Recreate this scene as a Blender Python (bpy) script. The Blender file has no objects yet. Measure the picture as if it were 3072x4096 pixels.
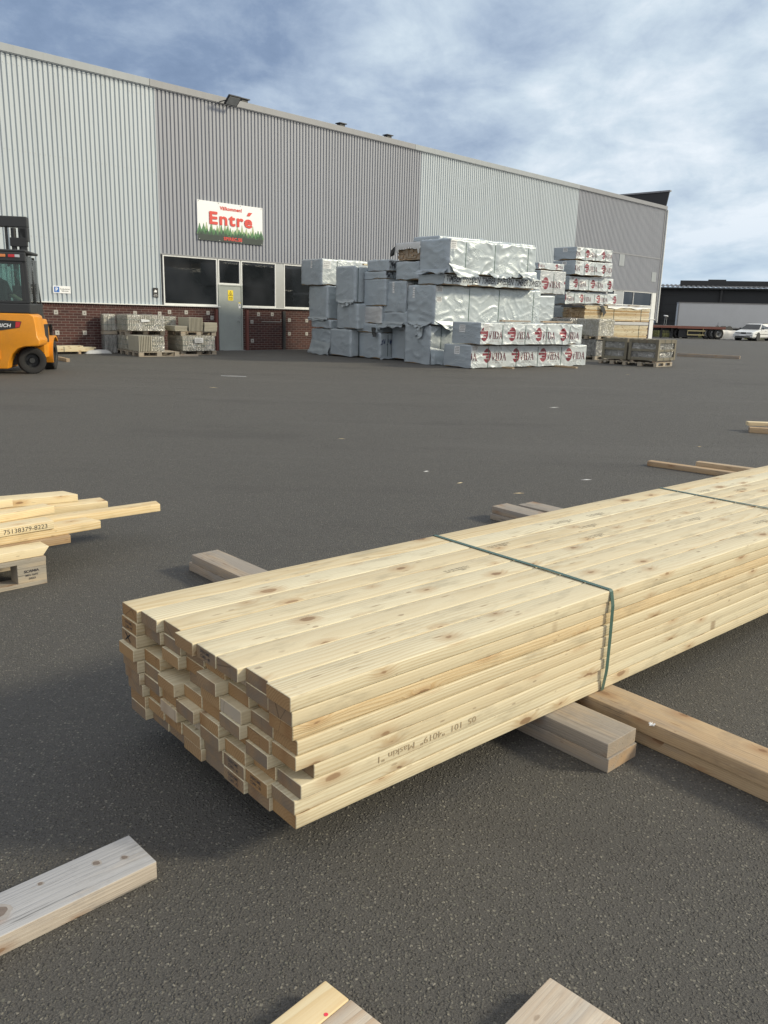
import bpy, bmesh, math, random
from mathutils import Vector, Matrix, noise
R = math.radians
random.seed(7)

# ------------------------------------------------------------ camera, world, sun, exposure
sc = bpy.context.scene
C = sc.collection
CAM_H = 1.4
F_PX, PITCH, ROLL = 3275.0, R(13.6), R(1.5)
fw = Vector((0, math.cos(PITCH), -math.sin(PITCH)))
r0 = Vector((1, 0, 0)); u0 = r0.cross(fw)
cr = r0 * math.cos(ROLL) + u0 * math.sin(ROLL)
cu = -r0 * math.sin(ROLL) + u0 * math.cos(ROLL)
cd = bpy.data.cameras.new('camera'); cam = bpy.data.objects.new('camera', cd); C.objects.link(cam)
m = Matrix.Identity(4)
for i in range(3):
    m[i][0] = cr[i]; m[i][1] = cu[i]; m[i][2] = -fw[i]
m.translation = Vector((0, 0, CAM_H))
cam.matrix_world = m
cd.sensor_fit = 'HORIZONTAL'; cd.sensor_width = 36.0; cd.lens = F_PX / 3072 * 36.0
cd.clip_start = 0.05; cd.clip_end = 3000
sc.camera = cam

SUN_AZ, SUN_EL = R(92), R(27)
to_sun = Vector((math.sin(SUN_AZ) * math.cos(SUN_EL), math.cos(SUN_AZ) * math.cos(SUN_EL), math.sin(SUN_EL)))
sl = bpy.data.lights.new('sun', 'SUN'); sl.energy = 2.5; sl.angle = R(9); sl.color = (1.0, 0.89, 0.66)
so = bpy.data.objects.new('sun', sl); C.objects.link(so)
so.rotation_euler = to_sun.to_track_quat('Z', 'Y').to_euler(); so.location = (0, 0, 30)

sc.view_settings.view_transform = 'Standard'; sc.view_settings.look = 'None'
sc.view_settings.exposure = 0.47; sc.view_settings.gamma = 1.0


class NT:
    """small helper to write node trees"""
    def __init__(s, tree):
        s.t = tree; s.n = tree.nodes; s.l = tree.links
    def add(s, typ, **kw):
        n = s.n.new(typ)
        for k, v in kw.items():
            if k.startswith('_'): setattr(n, k[1:], v)
        return n
    def link(s, a, b): s.l.new(a, b)
    def val(s, sock, v):
        if hasattr(v, 'links') or isinstance(v, bpy.types.NodeSocket): s.l.new(v, sock)
        else: sock.default_value = v
    def math(s, op, a, b=0.0, c=None, clamp=False):
        n = s.n.new('ShaderNodeMath'); n.operation = op; n.use_clamp = clamp
        s.val(n.inputs[0], a); s.val(n.inputs[1], b)
        if c is not None: s.val(n.inputs[2], c)
        return n.outputs[0]
    def vmath(s, op, a, b=(0, 0, 0)):
        n = s.n.new('ShaderNodeVectorMath'); n.operation = op
        s.val(n.inputs[0], a)
        if op == 'SCALE': s.val(n.inputs[3], b)
        else: s.val(n.inputs[1], b)
        return n.outputs['Value'] if op in ('DOT_PRODUCT', 'LENGTH') else n.outputs[0]
    def noise(s, vec, scale=1.0, detail=3.0, rough=0.5, dist=0.0, dim='3D'):
        n = s.n.new('ShaderNodeTexNoise'); n.noise_dimensions = dim
        s.val(n.inputs['Vector'], vec); n.inputs['Scale'].default_value = scale
        n.inputs['Detail'].default_value = detail; n.inputs['Roughness'].default_value = rough
        n.inputs['Distortion'].default_value = dist
        return n.outputs['Fac']
    def voro(s, vec, scale=1.0, feat='F1', rnd=1.0, out='Distance', dim='3D'):
        n = s.n.new('ShaderNodeTexVoronoi'); n.feature = feat; n.voronoi_dimensions = dim
        s.val(n.inputs['Vector'], vec); n.inputs['Scale'].default_value = scale
        n.inputs['Randomness'].default_value = rnd
        return n.outputs[out] if out != 'both' else n
    def ramp(s, fac, stops, interp='LINEAR'):
        n = s.n.new('ShaderNodeValToRGB'); s.val(n.inputs[0], fac)
        cr_ = n.color_ramp; cr_.interpolation = interp
        while len(cr_.elements) < len(stops): cr_.elements.new(0.5)
        for e, (p, c) in zip(cr_.elements, stops):
            e.position = p; e.color = c if len(c) == 4 else (*c, 1)
        return n.outputs[0]
    def mix(s, fac, a, b, typ='RGBA', blend='MIX'):
        n = s.n.new('ShaderNodeMix'); n.data_type = 'RGBA'; n.blend_type = blend
        s.val(n.inputs[0], fac)
        s.val(n.inputs[6], (*a, 1) if isinstance(a, tuple) and len(a) == 3 else a)
        s.val(n.inputs[7], (*b, 1) if isinstance(b, tuple) and len(b) == 3 else b)
        return n.outputs[2]
    def rng(s, v, a, b, c=0.0, d=1.0, smooth=False):
        n = s.n.new('ShaderNodeMapRange'); n.clamp = True
        if smooth: n.interpolation_type = 'SMOOTHSTEP'
        s.val(n.inputs[0], v)
        n.inputs[1].default_value = a; n.inputs[2].default_value = b
        n.inputs[3].default_value = c; n.inputs[4].default_value = d
        return n.outputs[0]
    def comb(s, x, y, z):
        n = s.n.new('ShaderNodeCombineXYZ'); s.val(n.inputs[0], x); s.val(n.inputs[1], y); s.val(n.inputs[2], z)
        return n.outputs[0]
    def sep(s, v):
        n = s.n.new('ShaderNodeSeparateXYZ'); s.val(n.inputs[0], v); return n.outputs


# world: nishita sky seen through a broken layer of cloud
w = bpy.data.worlds.new('World'); sc.world = w; w.use_nodes = True
g = NT(w.node_tree); g.n.clear()
sky = g.n.new('ShaderNodeTexSky'); sky.sky_type = 'NISHITA'; sky.sun_disc = False
sky.sun_elevation = SUN_EL; sky.sun_rotation = SUN_AZ; sky.air_density = 1.0; sky.dust_density = 1.5
tc = g.n.new('ShaderNodeTexCoord')
dv = g.sep(tc.outputs['Generated'])
zz = g.math('ADD', g.math('MAXIMUM', dv[2], 0.0), 0.16)
px = g.math('DIVIDE', dv[0], zz); py = g.math('DIVIDE', dv[1], zz)
pc = g.comb(px, g.math('MULTIPLY', py, 1.0), 0.0)
sunw = g.vmath('DOT_PRODUCT', tc.outputs['Generated'], (math.sin(R(62)), math.cos(R(62)), 0.0))
warp = g.vmath('ADD', g.vmath('MULTIPLY', pc, (1.0, 0.72, 1.0)), g.vmath('SCALE', g.comb(g.noise(pc, 1.6, 3), g.noise(g.vmath('ADD', pc, (7, 3, 1)), 1.6, 3), 0.0), 0.35))
nA = g.noise(warp, 1.7, 8, 0.58)
nB = g.noise(g.vmath('ADD', pc, (13.2, 4.1, 0)), 0.55, 3, 0.5)
nC = g.noise(g.vmath('ADD', g.vmath('MULTIPLY', pc, (1.0, 0.7, 1.0)), (3.3, 9.7, 2)), 4.2, 7, 0.62)
bright = g.math('ADD', g.math('MULTIPLY', nA, 0.95), g.math('MULTIPLY', nB, 0.42))
nD = g.noise(g.vmath('MULTIPLY', tc.outputs['Generated'], (1.0, 1.0, 1.5)), 6.5, 9, 0.64, 0.3)
bright = g.math('ADD', bright, g.math('ADD', g.math('MULTIPLY', nC, 0.16), g.math('MULTIPLY', nD, 0.52)))
bright = g.math('ADD', bright, g.math('MULTIPLY', g.rng(sunw, -0.1, 0.85), 0.52))
cloudc = g.ramp(g.rng(bright, 0.93, 1.60), [
    (0.0, (0.115, 0.170, 0.270)), (0.26, (0.180, 0.245, 0.360)), (0.52, (0.310, 0.385, 0.490)),
    (0.76, (0.45, 0.53, 0.605)), (1.0, (0.62, 0.67, 0.72))])
gap = g.rng(g.noise(g.vmath('ADD', warp, (21, 5, 4)), 1.5, 6, 0.55), 0.59, 0.70, 0.0, 0.75, True)
gap = g.math('MULTIPLY', gap, g.rng(dv[2], 0.10, 0.30, 0.0, 1.0, True))
low = g.rng(dv[2], 0.0, 0.16, 0.55, 0.0, True)
cloudc = g.mix(low, cloudc, (0.34, 0.45, 0.56))
back = g.math('MAXIMUM', g.rng(dv[1], 0.15, -0.35, 0.0, 1.0, True), g.rng(dv[2], 0.55, 0.80, 0.0, 0.8, True))  # unseen sky behind and overhead, whitened as added neutral fill light
cloudc = g.mix(g.math('MULTIPLY', back, 0.85), cloudc, (0.76, 0.75, 0.74))
cloudc = g.mix(g.rng(dv[2], -0.02, 0.0, 1.0, 0.0), cloudc, (0.12, 0.12, 0.12))
b1 = g.n.new('ShaderNodeBackground'); g.link(sky.outputs[0], b1.inputs[0]); b1.inputs[1].default_value = 0.09
b2 = g.n.new('ShaderNodeBackground'); g.link(cloudc, b2.inputs[0]); b2.inputs[1].default_value = 1.0
ms = g.n.new('ShaderNodeMixShader'); g.link(g.math('SUBTRACT', 1.0, gap), ms.inputs[0])
g.link(b1.outputs[0], ms.inputs[1]); g.link(b2.outputs[0], ms.inputs[2])
wo = g.n.new('ShaderNodeOutputWorld'); g.link(ms.outputs[0], wo.inputs[0])


# ------------------------------------------------------------ object helpers
def tag(o, label=None, cat=None, group=None, kind=None):
    if label: o['label'] = label
    if cat: o['category'] = cat
    if group: o['group'] = group
    if kind: o['kind'] = kind
    return o

def empty(name, label, cat, loc=(0, 0, 0), rz=0.0, group=None, rx=0.0, ry=0.0):
    o = bpy.data.objects.new(name, None); C.objects.link(o)
    o.empty_display_size = 0.1
    o.location = loc; o.rotation_euler = (rx, ry, rz)
    return tag(o, label, cat, group)

def link_mesh(name, me, parent=None, loc=(0, 0, 0), rot=(0, 0, 0)):
    o = bpy.data.objects.new(name, me); C.objects.link(o)
    o.parent = parent; o.location = loc; o.rotation_euler = rot
    return o

class MB:
    def __init__(s): s.v = []; s.f = []; s.mi = []
    def add(s, vs, fs, mi=0):
        k = len(s.v); s.v += [tuple(p) for p in vs]
        s.f += [tuple(i + k for i in f) for f in fs]
        s.mi += [mi] * len(fs) if isinstance(mi, int) else list(mi)
        return s
    def box(s, x0, x1, y0, y1, z0, z1, mi=0, M=None):
        vs = [Vector(p) for p in ((x0, y0, z0), (x1, y0, z0), (x1, y1, z0), (x0, y1, z0), (x0, y0, z1), (x1, y0, z1), (x1, y1, z1), (x0, y1, z1))]
        if M is not None: vs = [M @ p for p in vs]
        return s.add(vs, [(0, 3, 2, 1), (4, 5, 6, 7), (0, 1, 5, 4), (1, 2, 6, 5), (2, 3, 7, 6), (3, 0, 4, 7)], mi)
    def prism(s, pts, y0, y1, mi=0, M=None):
        """polygon in x,z (counter-clockwise seen from -y) extruded along y"""
        n = len(pts)
        vs = [Vector((x, y0, z)) for x, z in pts] + [Vector((x, y1, z)) for x, z in pts]
        if M is not None: vs = [M @ p for p in vs]
        fs = [tuple(range(n)), tuple(range(2 * n - 1, n - 1, -1))]
        fs += [((i + 1) % n, i, n + i, n + (i + 1) % n) for i in range(n)]
        return s.add(vs, fs, mi)
    def cyl(s, a, b, r, n=14, r2=None, mi=0):
        a = Vector(a); b = Vector(b); r2 = r if r2 is None else r2
        d = (b - a).normalized(); q = d.to_track_quat('Z', 'Y').to_matrix()
        vs = []
        for c, rr in ((a, r), (b, r2)):
            for i in range(n):
                t = 2 * math.pi * i / n
                vs.append(c + q @ Vector((rr * math.cos(t), rr * math.sin(t), 0)))
        fs = [tuple(range(n - 1, -1, -1)), tuple(range(n, 2 * n))]
        fs += [(i, (i + 1) % n, n + (i + 1) % n, n + i) for i in range(n)]
        return s.add(vs, fs, mi)
    def lathe(s, prof, n=28, mi=0, M=None):
        """profile of (radius, x) turned about x"""
        k = len(prof); vs = []
        for i in range(n):
            t = 2 * math.pi * i / n
            for r_, x in prof:
                p = Vector((x, r_ * math.cos(t), r_ * math.sin(t)))
                vs.append(M @ p if M is not None else p)
        fs = []
        for i in range(n):
            j = (i + 1) % n
            for a in range(k - 1):
                fs.append((i * k + a, i * k + a + 1, j * k + a + 1, j * k + a))
        return s.add(vs, fs, mi)
    def build(s, name, mats, parent=None, loc=(0, 0, 0), rot=(0, 0, 0), bevel=0.0, smooth=False, seg=2):
        me = bpy.data.meshes.new(name)
        me.from_pydata(s.v, [], s.f)
        if not isinstance(mats, (list, tuple)): mats = [mats]
        for mt in mats: me.materials.append(mt)
        for p, i in zip(me.polygons, s.mi): p.material_index = i
        if bevel > 0:
            bm = bmesh.new(); bm.from_mesh(me)
            bmesh.ops.recalc_face_normals(bm, faces=bm.faces)
            ed = [e for e in bm.edges if len(e.link_faces) == 2 and e.calc_face_angle(0) > 0.5]
            bmesh.ops.bevel(bm, geom=ed, offset=bevel, segments=seg, affect='EDGES', profile=0.6, clamp_overlap=True)
            bm.to_mesh(me); bm.free()
        else:
            bm = bmesh.new(); bm.from_mesh(me)
            bmesh.ops.recalc_face_normals(bm, faces=bm.faces); bm.to_mesh(me); bm.free()
        if smooth:
            for p in me.polygons: p.use_smooth = True
            if smooth == 'auto':
                me.set_sharp_from_angle(angle=R(35))
        me.update()
        return link_mesh(name, me, parent, loc, rot)

def copy_tree(o, parent=None):
    c = o.copy(); C.objects.link(c); c.parent = parent
    for ch in [x for x in bpy.data.objects if x.parent == o]:
        copy_tree(ch, c)
    return c

_txt = {}
def text_data(s, bold=0.0, shear=0.0, spacing=1.0):
    """mesh data of a line of text in x,y: height 1 for capitals about 0.7; returns verts, faces, width"""
    key = (s, bold, shear, spacing)
    if key in _txt: return _txt[key]
    cv = bpy.data.curves.new('t', 'FONT'); cv.body = s; cv.size = 1.0; cv.offset = bold; cv.shear = shear
    cv.space_character = spacing; cv.resolution_u = 3
    ob = bpy.data.objects.new('t', cv)
    C.objects.link(ob)
    bpy.context.view_layer.update()
    me = bpy.data.meshes.new_from_object(ob)
    vs = [v.co.copy() for v in me.vertices]; fs = [tuple(p.vertices) for p in me.polygons]
    bpy.data.objects.remove(ob); bpy.data.curves.remove(cv); bpy.data.meshes.remove(me)
    x0 = min(v.x for v in vs); x1 = max(v.x for v in vs)
    vs = [Vector((v.x - x0, v.y, 0)) for v in vs]
    _txt[key] = (vs, fs, x1 - x0)
    return _txt[key]

def text(name, s, mat, parent, org, xdir, ydir, height, bold=0.0, shear=0.0, width=None, center=False, spacing=1.0):
    """text laid on a plane: org = left baseline, capitals `height` tall"""
    vs, fs, wd = text_data(s, bold, shear, spacing)
    k = height / 0.70; kx = k if width is None else width / wd
    org = Vector(org); xd = Vector(xdir).normalized(); yd = Vector(ydir).normalized()
    off = -wd * kx / 2 if center else 0
    me = bpy.data.meshes.new(name)
    me.from_pydata([tuple(org + xd * (v.x * kx + off) + yd * (v.y * k)) for v in vs], [], fs)
    me.materials.append(mat); me.update()
    return link_mesh(name, me, parent)


def bold_text(name, s, mat, parent, org, height, width, fat, spacing=1.0):
    """heavy lettering in the x,z plane made of slightly shifted copies, each a hair in front of the last"""
    vs, fs, wd = text_data(s, 0.0, 0.0, spacing); k = height / 0.70; kx = width / wd; V = []; F = []
    for n_, (dx, dz) in enumerate(((0, 0), (fat, 0), (-fat, 0), (0, fat), (0, -fat), (fat * .7, fat * .7), (-fat * .7, fat * .7), (fat * .7, -fat * .7), (-fat * .7, -fat * .7))):
        b = len(V); V += [(org[0] + v.x * kx - wd * kx / 2 + dx, org[1] - 0.0004 * n_, org[2] + v.y * k + dz) for v in vs]
        F += [tuple(i + b for i in f) for f in fs]
    me = bpy.data.meshes.new(name); me.from_pydata(V, [], F); me.materials.append(mat); me.update()
    return link_mesh(name, me, parent)


# ------------------------------------------------------------ materials
def new_mat(name):
    mt = bpy.data.materials.new(name); mt.use_nodes = True
    g = NT(mt.node_tree); g.n.clear()
    o = g.n.new('ShaderNodeOutputMaterial'); p = g.n.new('ShaderNodeBsdfPrincipled')
    g.link(p.outputs[0], o.inputs[0]); g.p = p; g.o = o
    g.tc = g.n.new('ShaderNodeTexCoord'); g.obj = g.tc.outputs['Object']
    return mt, g

def set_p(g, col=None, rough=None, metal=None, spec=None):
    if col is not None: g.val(g.p.inputs['Base Color'], (*col, 1) if isinstance(col, tuple) else col)
    if rough is not None: g.val(g.p.inputs['Roughness'], rough)
    if metal is not None: g.val(g.p.inputs['Metallic'], metal)
    if spec is not None: g.val(g.p.inputs['Specular IOR Level'], spec)

def bump(g, h, strength=0.3, dist=0.01):
    b = g.n.new('ShaderNodeBump'); b.inputs['Strength'].default_value = strength; b.inputs['Distance'].default_value = dist
    g.link(h, b.inputs['Height']); g.link(b.outputs[0], g.p.inputs['Normal'])

def paint(name, col, rough=0.5, metal=0.0, dirt=0.15, scale=3.0, spec=0.5):
    mt, g = new_mat(name)
    n = g.noise(g.obj, scale, 6, 0.65)
    n2 = g.noise(g.obj, scale * 11, 3, 0.6)
    d = g.math('MULTIPLY', g.rng(n, 0.35, 0.75), dirt)
    c = g.mix(d, tuple(col), tuple(x * 0.55 + 0.02 for x in col))
    c = g.mix(g.math('MULTIPLY', g.rng(n2, 0.45, 0.8), dirt * 0.6), c, tuple(x * 0.7 for x in col))
    set_p(g, c, g.math('ADD', rough, g.math('MULTIPLY', n, 0.12)), metal, spec)
    return mt

# --- asphalt
mt, g = new_mat('asphalt'); M_ASPHALT = mt
v1 = g.voro(g.vmath('ADD', g.obj, g.vmath('SCALE', g.comb(g.noise(g.obj, 90, 1), g.noise(g.vmath('ADD', g.obj, (9, 9, 9)), 90, 1), 0.0), 0.011)), 108, out='both'); v2 = g.voro(g.vmath('ADD', g.obj, (3, 1, 0)), 75, out='both')
c1_ = g.sep(v1.outputs['Color']); c2_ = g.sep(v2.outputs['Color'])
n1 = g.noise(g.obj, 210, 3, 0.75)
big = g.noise(g.obj, 0.45, 5, 0.6); mid = g.noise(g.obj, 3.5, 4, 0.6)
base = g.mix(g.rng(big, 0.3, 0.7), (0.072, 0.070, 0.067), (0.094, 0.091, 0.087))
base = g.mix(g.math('MULTIPLY', g.rng(mid, 0.45, 0.75), 0.35), base, (0.054, 0.049, 0.044))
base = g.mix(g.rng(n1, 0.32, 0.68, 0.0, 0.75), g.mix(0.85, base, (0.027, 0.0255, 0.024)), g.mix(0.45, base, (0.24, 0.232, 0.21)))
st1 = g.math('MULTIPLY', g.rng(c1_[0], 0.30, 0.95), g.rng(v1.outputs['Distance'], 0.22, 0.48, 1.0, 0.0))
sc1 = g.mix(c1_[1], (0.12, 0.122, 0.10), (0.38, 0.36, 0.31))
base = g.mix(g.math('MULTIPLY', st1, 0.7), base, sc1)
st2 = g.math('MULTIPLY', g.math('GREATER_THAN', c2_[0], 0.86), g.rng(g.math('ADD', v2.outputs['Distance'], g.math('MULTIPLY', g.noise(g.obj, 160, 2), 0.2)), 0.28, 0.46, 1.0, 0.0))
base = g.mix(g.math('MULTIPLY', st2, 0.8), base, g.mix(c2_[1], (0.13, 0.135, 0.11), (0.29, 0.27, 0.22)))
# oil / damp stains and tyre-worn bands
stn = g.rng(g.noise(g.vmath('MULTIPLY', g.obj, (0.35, 0.9, 1)), 0.8, 6, 0.65), 0.52, 0.70, 0.0, 0.40, True)
base = g.mix(stn, base, (0.050, 0.047, 0.044))
wave = g.noise(g.vmath('MULTIPLY', g.obj, (0.10, 1.0, 1)), 0.9, 4, 0.6, 0.8)
base = g.mix(g.rng(wave, 0.54, 0.68, 0.0, 0.30, True), base, (0.12, 0.115, 0.108))
set_p(g, base, g.rng(n1, 0.2, 0.8, 0.62, 0.88), 0.0, 0.45)
hh = g.math('ADD', g.math('MULTIPLY', n1, 0.6), g.math('MULTIPLY', g.rng(v1.outputs['Distance'], 0.0, 0.5, 1.0, 0.0), 0.8))
bump(g, hh, 1.0, 0.009)

def wood(name, early, late, end=False, grey=0.0, knots=1.0, rough=0.62, greycol=(0.34, 0.32, 0.30), vary=0.22, ring=0.0075, bumpk=0.2, dark=0.0):
    """timber: growth rings about a pith line, knots through the board, per-object variation; grain along local x"""
    mt, g = new_mat(name)
    oi = g.n.new('ShaderNodeObjectInfo'); rd = oi.outputs['Random']
    r2 = g.math('FRACT', g.math('MULTIPLY', rd, 71.3)); r3 = g.math('FRACT', g.math('MULTIPLY', rd, 913.7))
    off = g.comb(g.math('MULTIPLY', rd, 53.0), g.math('MULTIPLY', r2, 17.0), g.math('MULTIPLY', r3, 29.0))
    q = g.vmath('ADD', g.obj, off)
    s = g.sep(g.obj)
    slow = g.vmath('MULTIPLY', q, (0.9, 5.0, 5.0))
    w1 = g.math('MULTIPLY', g.math('SUBTRACT', g.noise(slow, 1.0, 3, 0.55), 0.5), 0.075)
    w2 = g.math('MULTIPLY', g.math('SUBTRACT', g.noise(g.vmath('ADD', slow, (5, 9, 2)), 1.0, 3, 0.55), 0.5), 0.055)
    yy = g.math('ADD', g.math('SUBTRACT', s[1], g.math('MULTIPLY', g.math('SUBTRACT', r2, 0.5), 0.14)), w1)
    z2 = g.math('ADD', g.math('ADD', s[2], g.math('ADD', 0.015, g.math('MULTIPLY', r3, 0.07))), w2)
    # knots: pillars through the board thickness
    nsd = g.rng(g.math('ABSOLUTE', g.sep(g.tc.outputs['Normal'])[1]), 0.5, 0.6)
    qs = g.sep(q)
    qk = g.comb(qs[0], g.math('ADD', g.math('MULTIPLY', qs[1], g.math('SUBTRACT', 1.0, nsd)), g.math('MULTIPLY', g.math('ADD', g.math('MULTIPLY', qs[2], 1.6), 3.0), nsd)), 0.0)
    kq = g.vmath('MULTIPLY', g.vmath('ADD', qk, g.vmath('SCALE', g.comb(g.noise(q, 30, 2), g.noise(g.vmath('ADD', q, (3, 3, 3)), 30, 2), 0.0), 0.012)), (3.6 * (1.5 if knots > 1.5 else 1.0), 6.5 * (1.4 if knots > 1.5 else 1.0), 1.2))
    kv = g.voro(kq, 1.0, out='both', dim='2D'); kd = kv.outputs['Distance']; kc = g.sep(kv.outputs['Color'])
    size = g.math('MULTIPLY', g.math('POWER', kc[0], 2.5), 0.125 * knots)
    kn = g.math('SUBTRACT', size, kd)                     # >0 inside
    halo = g.rng(g.math('ADD', kn, g.math('MULTIPLY', g.noise(q, 60, 2), 0.03)), -0.20, 0.03, 0.0, 1.0, True)
    core = g.rng(g.math('ADD', kn, g.math('MULTIPLY', g.math('SUBTRACT', g.noise(q, 90, 2), 0.5), 0.05)), -0.01, 0.03, 0.0, 1.0, True)
    gate = g.math('GREATER_THAN', kc[0], 0.42)
    halo = g.math('MULTIPLY', halo, gate); core = g.math('MULTIPLY', core, gate)
    rr = g.math('SQRT', g.math('ADD', g.math('MULTIPLY', yy, yy), g.math('MULTIPLY', z2, z2)))
    rr = g.math('ADD', rr, g.math('MULTIPLY', halo, 0.012))
    ph = g.math('FRACT', g.math('DIVIDE', rr, ring))
    band = g.rng(ph, 0.25, 0.95, 0.0, 1.0, True)
    band = g.math('MULTIPLY', band, g.rng(ph, 0.95, 1.0, 1.0, 0.0))
    band = g.math('MULTIPLY', band, g.rng(g.noise(g.vmath('MULTIPLY', q, (0.8, 7, 7)), 1.0, 2, 0.5), 0.35, 0.65, 0.25, 1.0))
    fine = g.noise(g.vmath('MULTIPLY', q, (6, 260, 260) if not end else (6, 300, 300)), 1.0, 2, 0.6)
    tone = g.noise(g.vmath('MULTIPLY', q, (1.2, 9, 9)), 1.0, 3, 0.6)
    col = g.mix(g.math('MULTIPLY', band, 0.85 if not end else 0.95), early, late)
    col = g.mix(g.math('MULTIPLY', g.rng(fine, 0.35, 0.75), 0.38), col, late)
    col = g.mix(g.math('MULTIPLY', g.rng(tone, 0.42, 0.75), 0.40), col, g.mix(0.5, col, (late[0] * 1.05, late[1] * 0.9, late[2] * 0.75)))
    # per board tint
    col = g.mix(g.math('MULTIPLY', r2, vary), col, (late[0] * 1.05, late[1] * 0.96, late[2] * 0.80))
    if not end:
        col = g.mix(g.math('MULTIPLY', r3, vary * 0.7), col, (0.70, 0.67, 0.52))
        sm = g.noise(g.vmath('MULTIPLY', q, (4.5, 16, 16)), 1.0, 4, 0.65)
        col = g.mix(g.rng(sm, 0.54, 0.70, 0.0, 0.52), col, (late[0] * 0.72, late[1] * 0.80, late[2] * 0.95))
    if end:
        gsel = g.rng(g.noise(g.vmath('MULTIPLY', q, (1, 14, 14)), 1.0, 3, 0.6), 0.4, 0.65)
        col = g.mix(g.math('MULTIPLY', g.rng(r3, 0.38, 0.55), g.math('ADD', 0.45, g.math('MULTIPLY', gsel, 0.4))), col, greycol)
        col = g.mix(g.math('MULTIPLY', g.rng(r2, 0.94, 0.95), 0.6), col, (0.54, 0.48, 0.38))
        # drying checks
        chk = g.voro(g.vmath('MULTIPLY', q, (0, 9, 4)), 1.0, feat='DISTANCE_TO_EDGE')
        ck = g.math('MULTIPLY', g.rng(chk, 0.0, 0.010, 1.0, 0.0), g.math('GREATER_THAN', r2, 0.78))
        col = g.mix(g.math('MULTIPLY', ck, 0.7), col, (0.06, 0.04, 0.025))
    if grey > 0:
        gn = g.noise(g.vmath('MULTIPLY', q, (1.5, 10, 10)), 1.0, 5, 0.65)
        gc = g.mix(g.math('MULTIPLY', band, 0.5), greycol, tuple(x * 0.72 for x in greycol))
        gc = g.mix(g.math('MULTIPLY', g.rng(fine, 0.3, 0.7), 0.35), gc, tuple(x * 0.6 for x in greycol))
        gf = g.rng(gn, 0.62 - grey * 0.55, 0.80 - grey * 0.45, 0.1, min(1.0, 0.35 + grey))
        if grey > 0.7: gf = g.math('MULTIPLY', gf, g.rng(g.sep(g.tc.outputs['Normal'])[2], 0.3, 0.8, 0.30, 1.0))
        col = g.mix(gf, col, gc)
        dn = g.noise(q, 5.0, 5, 0.7)
        col = g.mix(g.rng(dn, 0.55, 0.75, 0.0, 0.45), col, tuple(x * 0.4 for x in greycol))
        cr_ = g.noise(g.vmath('MULTIPLY', q, (2.5, 75, 75)), 1.0, 4, 0.7)
        col = g.mix(g.rng(cr_, 0.61, 0.68, 0.0, 0.75), col, tuple(x * 0.22 for x in greycol))
    col = g.mix(g.math('MULTIPLY', halo, 0.45), col, (late[0] * 0.80, late[1] * 0.62, late[2] * 0.50))
    col = g.mix(g.math('MULTIPLY', core, 0.72), col, g.mix(kc[1], (0.15, 0.075, 0.035), (0.27, 0.16, 0.085)))
    # pin knots
    pv = g.voro(g.vmath('MULTIPLY', g.vmath('ADD', qk, (4, 8, 1)), (7.0, 14.0, 2.0)), 1.0, out='both', dim='2D'); pc_ = g.sep(pv.outputs['Color'])
    pk_ = g.math('MULTIPLY', g.rng(pc_[0], 0.62, 0.95, 0.0, 1.0), g.rng(g.math('SUBTRACT', g.math('ADD', pv.outputs['Distance'], g.math('MULTIPLY', g.noise(q, 70, 2), 0.08)), g.math('MULTIPLY', pc_[1], 0.06)), 0.04, 0.09, 1.0, 0.0, True))
    if not end: col = g.mix(g.math('MULTIPLY', pk_, 0.55 * min(1.0, knots)), col, (0.19, 0.12, 0.075))
    # pitch flecks
    fl = g.voro(g.vmath('MULTIPLY', q, (9, 60, 60)), 1.0, out='both', dim='2D'); fc = g.sep(fl.outputs['Color'])
    fk = g.math('MULTIPLY', g.math('GREATER_THAN', fc[0], 0.965), g.rng(fl.outputs['Distance'], 0.10, 0.24, 1.0, 0.0))
    col = g.mix(g.math('MULTIPLY', fk, 0.6), col, (0.20, 0.12, 0.06))
    if dark > 0: col = g.mix(dark, col, (0.05, 0.04, 0.03))
    set_p(g, col, g.math('ADD', rough, g.math('MULTIPLY', fine, 0.15)), 0.0, 0.32)
    bump(g, g.math('ADD', g.math('MULTIPLY', band, 0.5), fine), bumpk, 0.0016)
    return mt

M_PINE = wood('fresh_pine', (0.70, 0.652, 0.485), (0.47, 0.37, 0.215), vary=0.42, ring=0.0095)
M_PINE_END = wood('pine_end_grain', (0.41, 0.27, 0.135), (0.25, 0.15, 0.07), end=True, greycol=(0.175, 0.148, 0.118), knots=0.3, vary=0.6, ring=0.0085)
M_PINE2 = wood('fresh_pine_offcut', (0.76, 0.68, 0.47), (0.57, 0.40, 0.19), vary=0.3, ring=0.0095)
M_PINEV = wood('stacked_pine', (0.72, 0.62, 0.40), (0.40, 0.27, 0.13), vary=0.95)
M_OLD = wood('weathered_timber', (0.47, 0.36, 0.24), (0.33, 0.22, 0.13), grey=0.62, greycol=(0.315, 0.285, 0.25), bumpk=0.5, ring=0.009)
M_OLD_END = wood('weathered_end_grain', (0.46, 0.33, 0.20), (0.34, 0.22, 0.13), end=True, grey=0.4, greycol=(0.33, 0.29, 0.24), knots=0.3)
M_TAN = wood('tan_timber', (0.47, 0.34, 0.195), (0.32, 0.20, 0.10), grey=0.25, greycol=(0.33, 0.29, 0.25), bumpk=0.5)
M_GREYW = wood('silvered_timber', (0.52, 0.45, 0.36), (0.36, 0.27, 0.19), grey=0.80, greycol=(0.40, 0.405, 0.42), bumpk=0.8, ring=0.010, knots=1.7)
M_PALE = wood('pale_offcut', (0.60, 0.545, 0.46), (0.42, 0.30, 0.20), grey=0.30, greycol=(0.42, 0.40, 0.37), ring=0.018, bumpk=0.6)
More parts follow.
